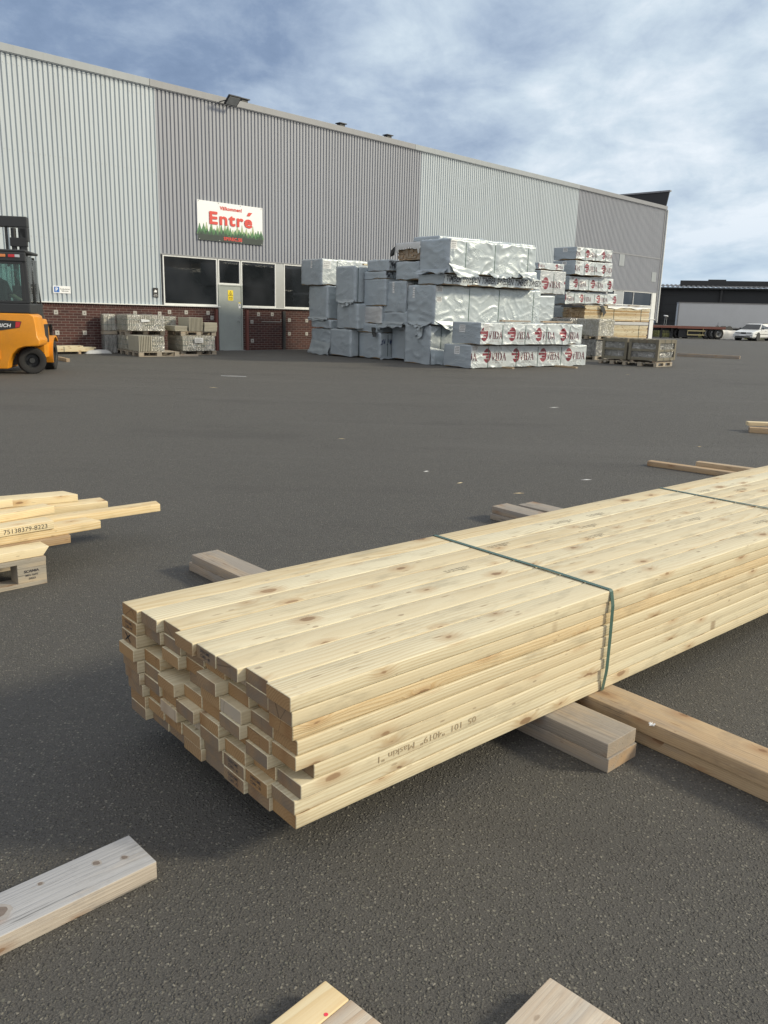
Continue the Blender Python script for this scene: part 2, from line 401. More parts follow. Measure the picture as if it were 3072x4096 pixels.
M_PALLET = wood('pallet_wood', (0.52, 0.42, 0.29), (0.40, 0.29, 0.18), grey=0.6, greycol=(0.36, 0.33, 0.28), knots=0.8, bumpk=0.5)
M_DARKW = wood('dark_crate_wood', (0.20, 0.18, 0.135), (0.14, 0.12, 0.09), grey=0.8, greycol=(0.13, 0.13, 0.11), knots=0.6)

# --- tarpaulin with printed colour held in a mesh attribute
mt, g = new_mat('silver_wrapping'); M_TARP = mt
at = g.n.new('ShaderNodeAttribute'); at.attribute_name = 'ink'
n = g.noise(g.obj, 2.2, 5, 0.6); n2 = g.noise(g.obj, 25, 4, 0.7)
c = g.mix(g.rng(n, 0.4, 0.8, 0.0, 0.22), at.outputs['Color'], (0.30, 0.32, 0.33))
c = g.mix(g.rng(n2, 0.60, 0.85, 0.0, 0.25), c, (0.38, 0.38, 0.37))
set_p(g, c, g.rng(n, 0.2, 0.8, 0.30, 0.42), 0.15, 0.5)
def crease(vec, sc_, st):
    n_ = g.noise(g.vmath('MULTIPLY', vec, st), sc_, 3, 0.5, 0.35)
    return g.rng(g.math('ABSOLUTE', g.math('SUBTRACT', n_, 0.5)), 0.0, 0.040, 1.0, 0.0, True)
so_ = g.sep(g.obj)
ra = g.comb(g.math('ADD', so_[0], so_[2]), so_[1], g.math('SUBTRACT', so_[2], g.math('MULTIPLY', so_[0], 0.7)))
rb = g.comb(g.math('SUBTRACT', so_[0], so_[2]), so_[1], g.math('ADD', so_[2], g.math('MULTIPLY', so_[0], 0.8)))
sel = g.rng(g.noise(g.obj, 1.1, 2, 0.5), 0.42, 0.58, 0.0, 1.0, True)
h1_ = g.math('MULTIPLY', crease(ra, 1.6, (0.8, 2.5, 4.5)), sel); h2_ = g.math('MULTIPLY', crease(rb, 1.6, (0.8, 2.5, 4.8)), g.math('SUBTRACT', 1.0, sel))
h3_ = g.noise(g.obj, 2.2, 3, 0.5)
msk = g.rng(g.noise(g.vmath('ADD', g.obj, (5, 5, 5)), 1.3, 2, 0.5), 0.44, 0.60, 0.08, 1.0, True)
hs = g.math('ADD', g.math('MULTIPLY', g.math('ADD', h1_, h2_), msk), g.math('MULTIPLY', h3_, 1.0))
bump(g, hs, 0.42, 0.013)

M_BLACKPLASTIC = paint('black_plastic', (0.012, 0.013, 0.014), 0.38, dirt=0.5)
M_STRAP = paint('green_strapping', (0.055, 0.115, 0.095), 0.36, dirt=0.2)
M_STRAPD = paint('dark_strapping', (0.02, 0.05, 0.05), 0.45, dirt=0.2)
M_PAPER = paint('label_paper', (0.68, 0.70, 0.71), 0.7, dirt=0.2)
M_INK = paint('stamp_ink', (0.06, 0.055, 0.06), 0.8, dirt=0.3)
M_INKP = paint('faded_stamp_ink', (0.40, 0.31, 0.19), 0.8, dirt=0.5, scale=20)
M_BLACK = paint('black_print', (0.02, 0.02, 0.022), 0.7, dirt=0.1)
M_WHITE = paint('white_frame_paint', (0.72, 0.74, 0.74), 0.4, dirt=0.25)
M_SIGNW = paint('sign_white', (0.80, 0.82, 0.84), 0.45, dirt=0.08)
M_RED = paint('sign_red', (0.62, 0.06, 0.045), 0.5, dirt=0.05)
M_YEL = paint('sign_yellow', (0.80, 0.62, 0.02), 0.45, dirt=0.08)
M_BLUE = paint('sign_blue', (0.02, 0.13, 0.45), 0.45, dirt=0.05)
M_G1 = paint('print_pale_green', (0.36, 0.45, 0.27), 0.6, dirt=0.1)
M_G2 = paint('print_green', (0.09, 0.22, 0.10), 0.6, dirt=0.1)
M_G3 = paint('print_dark_green', (0.045, 0.085, 0.06), 0.6, dirt=0.1)
M_G0 = paint('print_black_green', (0.035, 0.05, 0.045), 0.6, dirt=0.1)
M_DOOR = paint('door_grey_green', (0.31, 0.345, 0.335), 0.5, dirt=0.35, scale=1.6)
M_STEEL = paint('galvanised_steel', (0.45, 0.46, 0.46), 0.4, 0.6, dirt=0.35)
M_PLATE = paint('wall_plate_grey', (0.42, 0.41, 0.39), 0.6, 0.2, dirt=0.4, scale=8)
M_RUST = paint('oxide_red_pipe', (0.16, 0.055, 0.045), 0.6, dirt=0.4)
M_DARK = paint('dark_metal', (0.022, 0.024, 0.027), 0.5, 0.0, dirt=0.4)
M_RUBBER = paint('tyre_rubber', (0.018, 0.018, 0.019), 0.75, dirt=0.5, scale=12)
M_ORANGE = paint('forklift_orange', (0.74, 0.29, 0.012), 0.30, dirt=0.42, scale=3.5)
M_CHAR = paint('charcoal_paint', (0.028, 0.031, 0.034), 0.42, dirt=0.3)
M_CARW = paint('car_white', (0.72, 0.74, 0.74), 0.22, dirt=0.12)
M_ROOF = paint('roof_felt', (0.06, 0.06, 0.065), 0.8)
M_SHED = paint('shed_dark_cladding', (0.016, 0.019, 0.023), 0.6, dirt=0.4, scale=0.3)
M_BOXT = paint('trailer_grey_white', (0.56, 0.575, 0.59), 0.5, dirt=0.2, scale=0.7)
M_BEDR = paint('trailer_rust_red', (0.30, 0.12, 0.085), 0.6, dirt=0.5, scale=3)
M_YELO = paint('pale_yellow_paint', (0.55, 0.47, 0.24), 0.6, dirt=0.3)
M_SKIN = paint('skin', (0.45, 0.27, 0.19), 0.55, dirt=0.1)
M_JACKET = paint('dark_jacket', (0.022, 0.023, 0.028), 0.85, dirt=0.3, scale=10)
M_TROU = paint('beige_workwear', (0.33, 0.27, 0.20), 0.85, dirt=0.3, scale=10)
M_HAIR = paint('brown_hair', (0.05, 0.03, 0.02), 0.7, dirt=0.3)
M_LAMPR = paint('red_lens', (0.55, 0.03, 0.04), 0.2, dirt=0.05)
M_LAMPO = paint('orange_lens', (0.70, 0.25, 0.08), 0.2, dirt=0.05)
M_LAMPC = paint('clear_lens', (0.55, 0.57, 0.58), 0.12, 0.5, dirt=0.1, scale=40)

mt, g = new_mat('dark_glass'); M_GLASS = mt
n = g.rng(g.noise(g.vmath('MULTIPLY', g.obj, (0.9, 1, 0.7)), 0.8, 2, 0.5), 0.38, 0.68, 0, 1, True)
c = g.mix(n, (0.009, 0.011, 0.013), (0.028, 0.031, 0.036)); set_p(g, c, 0.05, 0.0, 0.5)  # cloudy patches in the base colour stand in for soft reflections
bump(g, g.noise(g.obj, 0.7, 2, 0.5), 0.06, 0.06)

def glass_mat(name, tint, tr):
    mt, g = new_mat(name)
    t = g.n.new('ShaderNodeBsdfTransparent'); t.inputs[0].default_value = (*tint, 1)
    gl = g.n.new('ShaderNodeBsdfGlossy'); gl.inputs['Roughness'].default_value = 0.04
    fr = g.n.new('ShaderNodeFresnel'); fr.inputs[0].default_value = 1.5
    mx = g.n.new('ShaderNodeMixShader'); g.link(g.math('ADD', g.math('MULTIPLY', fr.outputs[0], 0.9), tr), mx.inputs[0])
    g.link(t.outputs[0], mx.inputs[1]); g.link(gl.outputs[0], mx.inputs[2]); g.link(mx.outputs[0], g.o.inputs[0])
    return mt
M_CABG = glass_mat('cab_glass', (0.52, 0.70, 0.66), 0.02)
M_CABG2 = glass_mat('cab_side_glass', (0.75, 0.80, 0.80), 0.10)
# shrink film
mt, g = new_mat('shrink_film'); M_FILM = mt
t = g.n.new('ShaderNodeBsdfTransparent'); t.inputs[0].default_value = (0.93, 0.94, 0.93, 1)
gl = g.n.new('ShaderNodeBsdfGlossy'); gl.inputs['Roughness'].default_value = 0.22; gl.inputs[0].default_value = (0.9, 0.9, 0.9, 1)
df = g.n.new('ShaderNodeBsdfDiffuse'); df.inputs[0].default_value = (0.62, 0.62, 0.60, 1)
b = g.n.new('ShaderNodeBump'); b.inputs['Strength'].default_value = 1.0; b.inputs['Distance'].default_value = 0.05
wn = g.noise(g.obj, 9, 5, 0.65, 1.8); g.link(wn, b.inputs['Height']); g.link(b.outputs[0], gl.inputs['Normal']); g.link(b.outputs[0], df.inputs['Normal'])
m1 = g.n.new('ShaderNodeMixShader'); m1.inputs[0].default_value = 0.5; g.link(gl.outputs[0], m1.inputs[1]); g.link(df.outputs[0], m1.inputs[2])
m2 = g.n.new('ShaderNodeMixShader'); g.link(g.rng(g.noise(g.obj, 4, 5, 0.7, 1.0), 0.35, 0.75, 0.12, 0.62), m2.inputs[0])
g.link(t.outputs[0], m2.inputs[1]); g.link(m1.outputs[0], m2.inputs[2]); g.link(m2.outputs[0], g.o.inputs[0])
M_FILMW = paint('milky_film', (0.52, 0.53, 0.53), 0.32, dirt=0.35, scale=6)

def concrete(name, a, b_):
    mt, g = new_mat(name)
    oi = g.n.new('ShaderNodeObjectInfo')
    q = g.vmath('ADD', g.obj, g.comb(g.math('MULTIPLY', oi.outputs['Random'], 40), 0.0, 0.0))
    n = g.noise(q, 6, 6, 0.7); n2 = g.noise(q, 90, 3, 0.7)
    c = g.mix(n, a, b_); c = g.mix(g.rng(n2, 0.45, 0.75, 0, 0.4), c, tuple(x * 0.6 for x in b_))
    c = g.mix(g.math('MULTIPLY', oi.outputs['Random'], 0.3), c, tuple(x * 0.7 for x in a))
    set_p(g, c, 0.85, 0, 0.3); bump(g, n2, 0.4, 0.004); return mt
M_CONC = concrete('paving_concrete', (0.46, 0.44, 0.36), (0.33, 0.31, 0.255))
M_CONCD = concrete('dark_paving_concrete', (0.15, 0.15, 0.145), (0.10, 0.10, 0.098))

def cladding(name, col):
    mt, g = new_mat(name)
    st = g.noise(g.vmath('MULTIPLY', g.obj, (7, 7, 0.35)), 1.0, 5, 0.6)
    n = g.noise(g.obj, 0.5, 4, 0.6); fi = g.noise(g.obj, 14, 3, 0.6)
    c = g.mix(g.rng(st, 0.42, 0.78, 0, 0.34), col, tuple(x * 0.68 for x in col))
    c = g.mix(g.rng(n, 0.35, 0.75, 0, 0.16), c, tuple(x * 0.8 for x in col))
    c = g.mix(g.rng(fi, 0.6, 0.8, 0, 0.10), c, tuple(x * 0.75 for x in col))
    set_p(g, c, 0.50, 0.0, 0.45); return mt
M_CLADW = cladding('pale_cladding', (0.465, 0.520, 0.560))
M_CLADG = cladding('grey_cladding', (0.295, 0.312, 0.352))
M_COPW = cladding('pale_coping', (0.31, 0.34, 0.365)); M_COPG = cladding('grey_coping', (0.25, 0.26, 0.28))
M_PIER = paint('aluminium_pier', (0.42, 0.44, 0.45), 0.35, 0.4, dirt=0.3)
M_FLAP = paint('loose_silver_sheet', (0.36, 0.41, 0.445), 0.32, 0.2, dirt=0.4, scale=5)

def brick(name, bw, bh, off=0.5, c1=(0.085, 0.034, 0.030), c2=(0.052, 0.024, 0.024)):
    mt, g = new_mat(name)
    s = g.sep(g.obj); v = g.comb(g.math('ADD', s[0], s[1]), s[2], 0.0)
    b = g.n.new('ShaderNodeTexBrick'); g.link(v, b.inputs['Vector'])
    b.inputs['Scale'].default_value = 1.0; b.inputs['Brick Width'].default_value = bw; b.inputs['Row Height'].default_value = bh
    b.inputs['Mortar Size'].default_value = 0.007; b.inputs['Mortar Smooth'].default_value = 0.3; b.inputs['Bias'].default_value = 0.0
    b.offset = off
    b.inputs['Color1'].default_value = (*c1, 1); b.inputs['Color2'].default_value = (*c2, 1)
    b.inputs['Mortar'].default_value = (0.20, 0.17, 0.155, 1)
    n = g.noise(g.obj, 30, 5, 0.7); n2 = g.noise(g.obj, 1.5, 5, 0.6)
    c = g.mix(g.rng(n, 0.4, 0.8, 0, 0.5), b.outputs['Color'], (0.06, 0.035, 0.032))
    c = g.mix(g.rng(n2, 0.60, 0.78, 0, 0.35), c, (0.24, 0.20, 0.18))
    set_p(g, c, 0.85, 0, 0.3)
    h = g.math('ADD', g.math('SUBTRACT', 1.0, b.outputs['Fac']), g.math('MULTIPLY', n, 0.3))
    bump(g, h, 0.6, 0.008); return mt
M_BRICK = brick('red_brown_brick', 0.255, 0.079)
M_SOLD = brick('soldier_course_brick', 0.079, 0.30, 0.0)

mt, g = new_mat('leaf_green'); M_LEAF = mt
n = g.noise(g.obj, 2.0, 4, 0.6); set_p(g, g.mix(n, (0.025, 0.045, 0.015), (0.07, 0.10, 0.03)), 0.7)
M_BARK = paint('bark', (0.07, 0.05, 0.035), 0.9)

# ------------------------------------------------------------ frames
TH = R(43.55); D = 21.85 * 1.12
hd = Vector((math.sin(TH), math.cos(TH), 0)); nin = Vector((-hd.y, hd.x, 0))
OW = nin * D
RZ_W = math.pi / 2 - TH                     # local x runs along the wall, local -y comes out of it
def wallpt(u, wv, z=0.0): return OW + hd * u - nin * wv + Vector((0, 0, z))
A9 = R(9); la = hd * math.cos(A9) - nin * math.sin(A9); ac = -hd * math.sin(A9) - nin * math.cos(A9)
RZ_P = RZ_W - A9
def stpt(s, t, z=0.0): return OW + la * s + ac * t + Vector((0, 0, z))
A12 = R(12); lb = hd * math.cos(A12) - nin * math.sin(A12); ab = -hd * math.sin(A12) - nin * math.cos(A12)
RZ_Q = RZ_W - A12
def qpt(s, t, z=0.0): return OW + lb * s + ab * t + Vector((0, 0, z))

# ------------------------------------------------------------ ground
mb = MB(); mb.add([(-400, -60, 0), (500, -60, 0), (500, 600, 0), (-400, 600, 0)], [(0, 1, 2, 3)])
tag(mb.build('ground', M_ASPHALT), 'dark speckled asphalt yard', None, kind='structure')

# ------------------------------------------------------------ warehouse (local: x along wall, -y out of it)
WH = empty('warehouse', 'long corrugated metal warehouse in pale and grey panels above a brick plinth', 'building', tuple(OW), RZ_W)
PER, DEP = 0.1445, 0.034
def clad(name, u0, u1, z0, z1, mat, yb=0.0):
    """trapezoid sheet: wide crest out at y=-DEP, narrow trough at y=0"""
    us = []; x = u0; k = math.floor(u0 / PER) * PER
    prof = ((0.0, 1), (0.080, 1), (0.094, 0), (0.130, 0), (0.1445, 1))
    while k < u1 + PER:
        for a, h in prof[:-1]: us.append((k + a, h))
        k += PER
    pts = [(a, h) for a, h in us if u0 <= a <= u1]
    def hh(a):
        t = (a / PER - math.floor(a / PER)) * PER
        for (p, h), (q, h2) in zip(prof, prof[1:]):
            if p <= t <= q: return h + (h2 - h) * (t - p) / max(q - p, 1e-6)
        return 1
    pts = [(u0, hh(u0))] + pts + [(u1, hh(u1))]
    vs = []; n = len(pts)
    for z in (z0, z1):
        for a, h in pts: vs.append((a, yb - DEP * h, z))
    mb = MB(); mb.add(vs, [(i, i + 1, n + i + 1, n + i) for i in range(n - 1)])
    return mb.build(name, mat, WH)
ZT = 8.02
clad('wall_panel', 0.0, 14.9, 1.50, ZT, M_CLADW)
clad('wall_panel', 14.9, 27.40, 3.12, ZT, M_CLADG)
clad('wall_panel', 27.40, 39.92, 3.12, ZT, M_CLADW)
clad('wall_panel', 39.92, 50.0, 5.16, ZT, M_CLADG)
clad('wall_panel', 39.92, 50.0, 3.12, 5.10, M_CLADG)
mb = MB(); mb.box(39.92, 50.0, -0.05, 0.03, 5.10, 5.16); mb.build('band_flashing', M_COPG, WH)
# screws on the first panel
mb = MB()
for zrow in (7.75, 5.55, 3.3):
    for i in range(103):
        x = 0.04 + i * PER
        mb.box(x - 0.009, x + 0.009, -DEP - 0.008, -DEP, zrow, zrow + 0.018)
mb.build('screw_row', M_STEEL, WH)['kind'] = 'stuff'
# coping, plinth, core
for a, b, mt in ((0, 14.7, M_COPW), (14.7, 26.95, M_COPG), (26.95, 39.9, M_COPW), (39.9, 50.08, M_COPG)):
    mb = MB(); mb.box(a + 0.01, b, -0.10, 0.32, ZT, 8.22); mb.box(a + 0.01, b, -0.115, -0.10, ZT - 0.03, 8.0); mb.build('coping', mt, WH, bevel=0.008)
mb = MB(); mb.box(0, 17.10, 0.0, 0.2, 0, 1.40); mb.build('brick_plinth', M_BRICK, WH)
mb = MB(); mb.box(18.14, 49.92, 0.0, 0.2, 0, 1.40); mb.build('brick_plinth', M_BRICK, WH)
mb = MB(); mb.box(0, 17.10, -0.004, 0.2, 1.40, 1.474); mb.build('soldier_course', M_SOLD, WH)
mb = MB(); mb.box(18.14, 49.92, -0.004, 0.2, 1.40, 1.474); mb.build('soldier_course', M_SOLD, WH)
mb = MB(); mb.box(0, 17.16, -0.085, 0.1, 1.474, 1.502); mb.build('sill_flashing', M_WHITE, WH, bevel=0.004)
mb = MB(); mb.box(18.08, 49.95, -0.085, 0.1, 1.474, 1.502); mb.build('sill_flashing', M_WHITE, WH, bevel=0.004)
mb = MB(); mb.box(14.9, 49.9, -0.045, 0.1, 3.09, 3.125); mb.build('drip_flashing', M_COPG, WH)
mb = MB(); mb.box(0, 49.9, 0.25, 25, 0, 7.9); mb.build('core_wall', M_ROOF, WH)
mb = MB(); mb.box(0, 50, 0.32, 25.2, 7.9, 8.0); mb.build('roof', M_ROOF, WH)
# windows
def window(u0, u1, z0, z1, fr=0.045, mull=(), glass=M_GLASS):
    m_ = MB()
    m_.box(u0, u1, -0.03, 0.06, z1 - fr, z1); m_.box(u0, u1, -0.03, 0.06, z0, z0 + fr * 1.3)
    m_.box(u0, u0 + fr, -0.028, 0.058, z0 + fr * 1.3, z1 - fr); m_.box(u1 - fr, u1, -0.028, 0.058, z0 + fr * 1.3, z1 - fr)
    for k in mull: m_.box(k - fr / 2, k + fr / 2, -0.027, 0.056, z0 + fr * 1.3, z1 - fr)
    for k in (0.2, 0.5, 0.8):
        x = u0 + (u1 - u0) * k; m_.box(x - 0.02, x + 0.02, -0.036, -0.03, z0 + 0.01, z0 + 0.028)
    w_ = m_.build('window', M_WHITE, WH, bevel=0.003)
    p_ = MB(); p_.box(u0 + fr, u1 - fr, 0.012, 0.03, z0 + fr * 1.3, z1 - fr); p_.build('pane', glass, w_)
    return w_
window(14.98, 17.10, 1.505, 3.09)
window(17.13, 18.07, 2.24, 3.09)
window(18.10, 19.66, 1.505, 3.09)
mb = MB(); mb.box(19.665, 20.02, -0.025, 0.05, 1.505, 3.09); mb.build('white_pier', M_PIER, WH)
window(20.03, 21.7, 1.505, 3.09)
u = 21.75
while u < 44.0:
    window(u, u + 1.95, 1.505, 3.09); u += 2.0
mb = MB(); mb.box(u, 44.55, -0.02, 0.05, 1.505, 3.09); mb.build('white_pier', M_PIER, WH)
window(44.62, 49.32, 2.25, 3.09, mull=(46.95,))
mb = MB(); mb.box(44.6, 49.35, -0.02, 0.05, 1.505, 2.24); mb.build('white_pier', M_PIER, WH)
mb = MB(); mb.box(49.36, 49.86, -0.03, 0.1, 1.505, 3.09); mb.build('corner_pier', M_WHITE, WH)
mb = MB(); mb.box(49.92, 50.1, -0.06, 0.2, 1.4, 8.0); mb.build('corner_flashing', M_COPG, WH)
mb = MB(); mb.box(50.1, 50.16, -0.14, -0.06, 1.3, 8.0); mb.build('downpipe', M_WHITE, WH)
mb = MB(); mb.box(49.3, 49.8, -0.05, -0.006, 0.0, 1.47); mb.build('white_brick_pier', M_WHITE, WH)
# cut-out plates on the brick
for u, z in ((11.32, 1.20), (12.21, 1.19), (11.32, 0.60), (12.19, 0.60), (13.92, 1.22), (14.81, 1.22), (15.18, 1.28), (15.82, 1.28), (16.69, 1.28), (16.85, 1.12),
             (18.86, 1.27), (18.56, 1.0), (18.57, 0.33), (19.49, 1.28), (20.3, 1.08), (21.16, 1.07), (20.3, 0.58), (21.16, 0.58)):
    mb = MB(); mb.box(u - 0.065, u + 0.065, -0.012, 0.0, z - 0.065, z + 0.065); p_ = mb.build('wall_plate', M_PLATE, WH, bevel=0.003)
    mb = MB(); mb.cyl((u, -0.019, z), (u, -0.012, z), 0.016, 8); mb.build('bolt', M_DARK, p_)
for u in (17.02, 18.33):
    mb = MB(); mb.box(u - 0.045, u + 0.045, -0.07, 0.0, 0, 1.40); mb.box(u - 0.06, u + 0.06, -0.02, -0.001, 0, 1.395); mb.build('steel_post', M_RUST, WH)
mb = MB(); mb.box(19.97, 20.09, -0.05, 0.0, 0, 1.40); mb.build('steel_post', M_DARK, WH)
# conduit on the bricks
mb = MB(); mb.box(19.0, 19.9, -0.02, -0.005, 1.00, 1.018); mb.box(19.88, 19.9, -0.02, -0.005, 1.0, 1.12); mb.build('conduit', M_STEEL, WH)
# door
mb = MB(); mb.box(17.17, 18.07, -0.035, 0.02, 0.02, 2.20); dr = mb.build('door', M_DOOR, WH, bevel=0.004)
mb = MB(); mb.box(17.11, 17.165, -0.05, 0.2, 0, 2.24); mb.box(18.075, 18.13, -0.05, 0.2, 0, 2.24); mb.box(17.165, 18.075, -0.05, 0.2, 2.205, 2.238); mb.build('door_frame', M_DOOR, WH)
mb = MB(); mb.cyl((17.99, -0.035, 1.02), (17.99, -0.085, 1.02), 0.012, 8); mb.box(17.88, 18.0, -0.098, -0.078, 1.01, 1.033); mb.build('door_handle', M_STEEL, dr)
mb = MB(); mb.box(17.97, 18.01, -0.043, -0.035, 1.12, 1.17); mb.build('door_lock', M_STEEL, dr)
mb = MB(); mb.box(17.16, 17.18, -0.05, -0.035, 1.85, 1.97); mb.build('hinge', M_STEEL, dr)
mb = MB(); mb.box(17.16, 18.08, -0.25, 0.0, 0.004, 0.02); mb.build('threshold', M_STEEL, WH)
# blanked openings at the far end
for u0, u1, z0, z1 in ((44.8, 45.42, 4.45, 5.09), (48.97, 49.55, 3.74, 4.3)):
    mb = MB(); mb.box(u0, u1, -0.05, -DEP, z0, z1); mb.build('cover_plate', M_COPW, WH)
# roof boxes and the dark end parapet
for u in (18.75, 23.35, 25.95):
    mb = MB(); mb.box(u - 0.26, u, 0.32, 0.50, 8.12, 8.42); mb.box(u - 0.30, u + 0.06, 0.27, 0.55, 8.42, 8.45); mb.build('roof_vent', M_DARK, WH)
mb = MB(); mb.add([(50.02, 0.0, 8.22), (50.02, -0.13, 9.05), (50.02, 25.2, 9.05), (50.02, 25.2, 8.0), (50.10, 0.0, 8.22), (50.10, -0.13, 9.05), (50.10, 25.2, 9.05), (50.10, 25.2, 8.0)],
    [(0, 1, 2, 3), (7, 6, 5, 4), (0, 4, 5, 1), (1, 5, 6, 2), (2, 6, 7, 3), (3, 7, 4, 0)]); mb.build('end_parapet', M_DARK, WH)
mb = MB(); mb.box(49.96, 50.16, -0.2, 25.3, 9.05, 9.14); mb.build('parapet_cap', M_COPG, WH)

# signs on the wall
def frame_empty(name, label, cat, u, wv, z): return empty(name, label, cat, tuple(wallpt(u, wv, z)), RZ_W)
sg = frame_empty('entrance_sign', 'white banner with large red lettering above printed green firs on the grey wall', 'sign', 17.675, 0.05, 4.285)
mb = MB(); mb.box(-1.355, 1.355, -0.02, 0.012, -0.63, 0.63); mb.build('sign_board', M_SIGNW, sg, bevel=0.004)
bold_text('sign_text', 'Välkommen!', M_RED, sg, (0, -0.0225, 0.40), 0.11, 0.90, 0.008, spacing=1.08)
bold_text('sign_text', 'Entre', M_RED, sg, (0.0, -0.0365, -0.075), 0.38, 1.74, 0.022, spacing=1.12)
mb = MB(); mb.add([(0.66, -0.0365, 0.30), (0.78, -0.0365, 0.30), (0.90, -0.0365, 0.42), (0.74, -0.0365, 0.42)], [(0, 1, 2, 3)]); mb.build('acute_accent', M_RED, sg)
bold_text('sign_text', 'SPIREC.SE', M_RED, sg, (0.06, -0.034, -0.57), 0.10, 0.76, 0.008, spacing=1.1)
rs = random.Random(3)
def firs(y, mat, n, hmin, hmax, base):
    m_ = MB()
    m_.add([(-1.353, y, -0.628), (1.353, y, -0.628), (1.353, y, base), (-1.353, y, base)], [(0, 1, 2, 3)])
    for i in range(n):
        cx = -1.30 + 2.6 * (i + rs.uniform(-0.3, 0.3)) / (n - 1); cx = max(-1.28, min(1.28, cx))
        h = rs.uniform(hmin, hmax); wd = rs.uniform(0.10, 0.15); k = 5
        pts = []
        for j in range(k):
            zb = base - 0.02 + h * j / k; r = wd * (1 - j / k)
            pts += [(r, zb), (r * 0.62, zb + h / k * 0.8)]
        right = pts; left = [(-a, b) for a, b in reversed(pts)]
        loop = right + [(0, base + h)] + left
        m_.add([(cx + a, y, b) for a, b in loop], [tuple(range(len(loop)))])
    return m_.build('printed_firs', mat, sg)
firs(-0.0245, M_G1, 16, 0.22, 0.42, -0.42)
firs(-0.0265, M_G2, 19, 0.14, 0.32, -0.40)
firs(-0.0285, M_G3, 17, 0.10, 0.26, -0.46)
mb = MB(); mb.add([(-1.353, -0.0305, -0.628), (1.353, -0.0305, -0.628), (1.353, -0.0305, -0.44), (-1.353, -0.0305, -0.44)], [(0, 1, 2, 3)]); mb.build('printed_ground', M_G0, sg)
mb = MB()
for x in (-1.3, -0.5, 0.4, 1.3):
    for z in (-0.6, 0.6): mb.box(x - 0.012, x + 0.012, -0.037, -0.03 if z < 0 else -0.02, z - 0.012, z + 0.012)
mb.build('sign_screw', M_STEEL, sg)

sg = frame_empty('parking_sign', 'small white parking sign with blue P square on the pale wall', 'sign', 11.53, 0.045, 1.855)
mb = MB(); mb.box(-0.27, 0.27, -0.006, 0.006, -0.105, 0.105); mb.build('sign_plate', M_SIGNW, sg, bevel=0.003)
mb = MB(); mb.box(-0.24, -0.08, -0.008, -0.006, -0.078, 0.082); mb.build('blue_square', M_BLUE, sg)
text('sign_text', 'P', M_SIGNW, sg, (-0.16, -0.0095, -0.045), (1, 0, 0), (0, 0, 1), 0.10, bold=0.03, center=True)
text('sign_text', 'Kundparkering', M_BLACK, sg, (0.09, -0.008, 0.005), (1, 0, 0), (0, 0, 1), 0.032, bold=0.015, center=True, width=0.29)
text('sign_text', 'Välkommen', M_BLACK, sg, (0.09, -0.008, -0.052), (1, 0, 0), (0, 0, 1), 0.032, bold=0.015, center=True, width=0.22)

sg = frame_empty('camera_notice', 'small black surveillance notice with white camera symbol beside the first window', 'sign', 14.665, 0.045, 1.88)
mb = MB(); mb.box(-0.095, 0.095, -0.006, 0.006, -0.15, 0.15); mb.build('sign_plate', M_BLACK, sg, bevel=0.003)
mb = MB(); mb.add([(-0.05, -0.008, 0.02), (0.03, -0.008, -0.0), (0.055, -0.008, 0.06), (-0.02, -0.008, 0.10)], [(0, 1, 2, 3)])
mb.add([(-0.06, -0.008, 0.0), (-0.045, -0.008, 0.0), (-0.03, -0.008, 0.06), (-0.045, -0.008, 0.06)], [(0, 1, 2, 3)]); mb.build('camera_symbol', M_SIGNW, sg)
text('sign_text', 'Kamera', M_SIGNW, sg, (0, -0.008, -0.065), (1, 0, 0), (0, 0, 1), 0.024, bold=0.02, center=True)
text('sign_text', 'bevakning', M_SIGNW, sg, (0, -0.008, -0.11), (1, 0, 0), (0, 0, 1), 0.024, bold=0.02, center=True, width=0.15)

sg = frame_empty('warning_sign', 'yellow warning sign with black triangle on the grey door', 'sign', 17.62, 0.037, 1.89)
mb = MB(); mb.box(-0.11, 0.11, -0.005, 0.005, -0.175, 0.175); mb.build('sign_plate', M_YEL, sg, bevel=0.003)
mb = MB(); mb.add([(-0.095, -0.007, -0.02), (0.095, -0.007, -0.02), (0, -0.007, 0.15)], [(0, 1, 2)]); mb.build('triangle', M_BLACK, sg)
mb = MB(); mb.add([(-0.070, -0.009, -0.006), (0.070, -0.009, -0.006), (0, -0.009, 0.12)], [(0, 1, 2)]); mb.build('triangle', M_YEL, sg)
mb = MB(); mb.cyl((0.0, -0.009, 0.065), (0.0, -0.011, 0.065), 0.012, 8); mb.box(-0.03, 0.03, -0.011, -0.009, 0.008, 0.022); mb.box(-0.008, 0.022, -0.011, -0.009, 0.022, 0.05); mb.build('pictogram', M_BLACK, sg)
text('sign_text', 'Varning', M_BLACK, sg, (0, -0.007, -0.09), (1, 0, 0), (0, 0, 1), 0.036, bold=0.025, center=True, width=0.17)
text('sign_text', 'för truckar', M_BLACK, sg, (0, -0.007, -0.135), (1, 0, 0), (0, 0, 1), 0.026, bold=0.02, center=True, width=0.16)

sg = frame_empty('alarm_sticker', 'small white sticker with dark camera symbol and yellow strip at the door edge', 'sticker', 18.0, 0.037, 1.55)
mb = MB(); mb.box(-0.045, 0.045, -0.003, 0.003, -0.09, 0.07); mb.build('sticker_plate', M_SIGNW, sg)
mb = MB(); mb.box(-0.045, 0.045, -0.004, 0.002, 0.08, 0.11); mb.build('yellow_strip', M_YEL, sg)
mb = MB(); mb.box(-0.03, 0.025, -0.0045, -0.003, 0.005, 0.04); mb.build('camera_symbol', M_BLACK, sg)

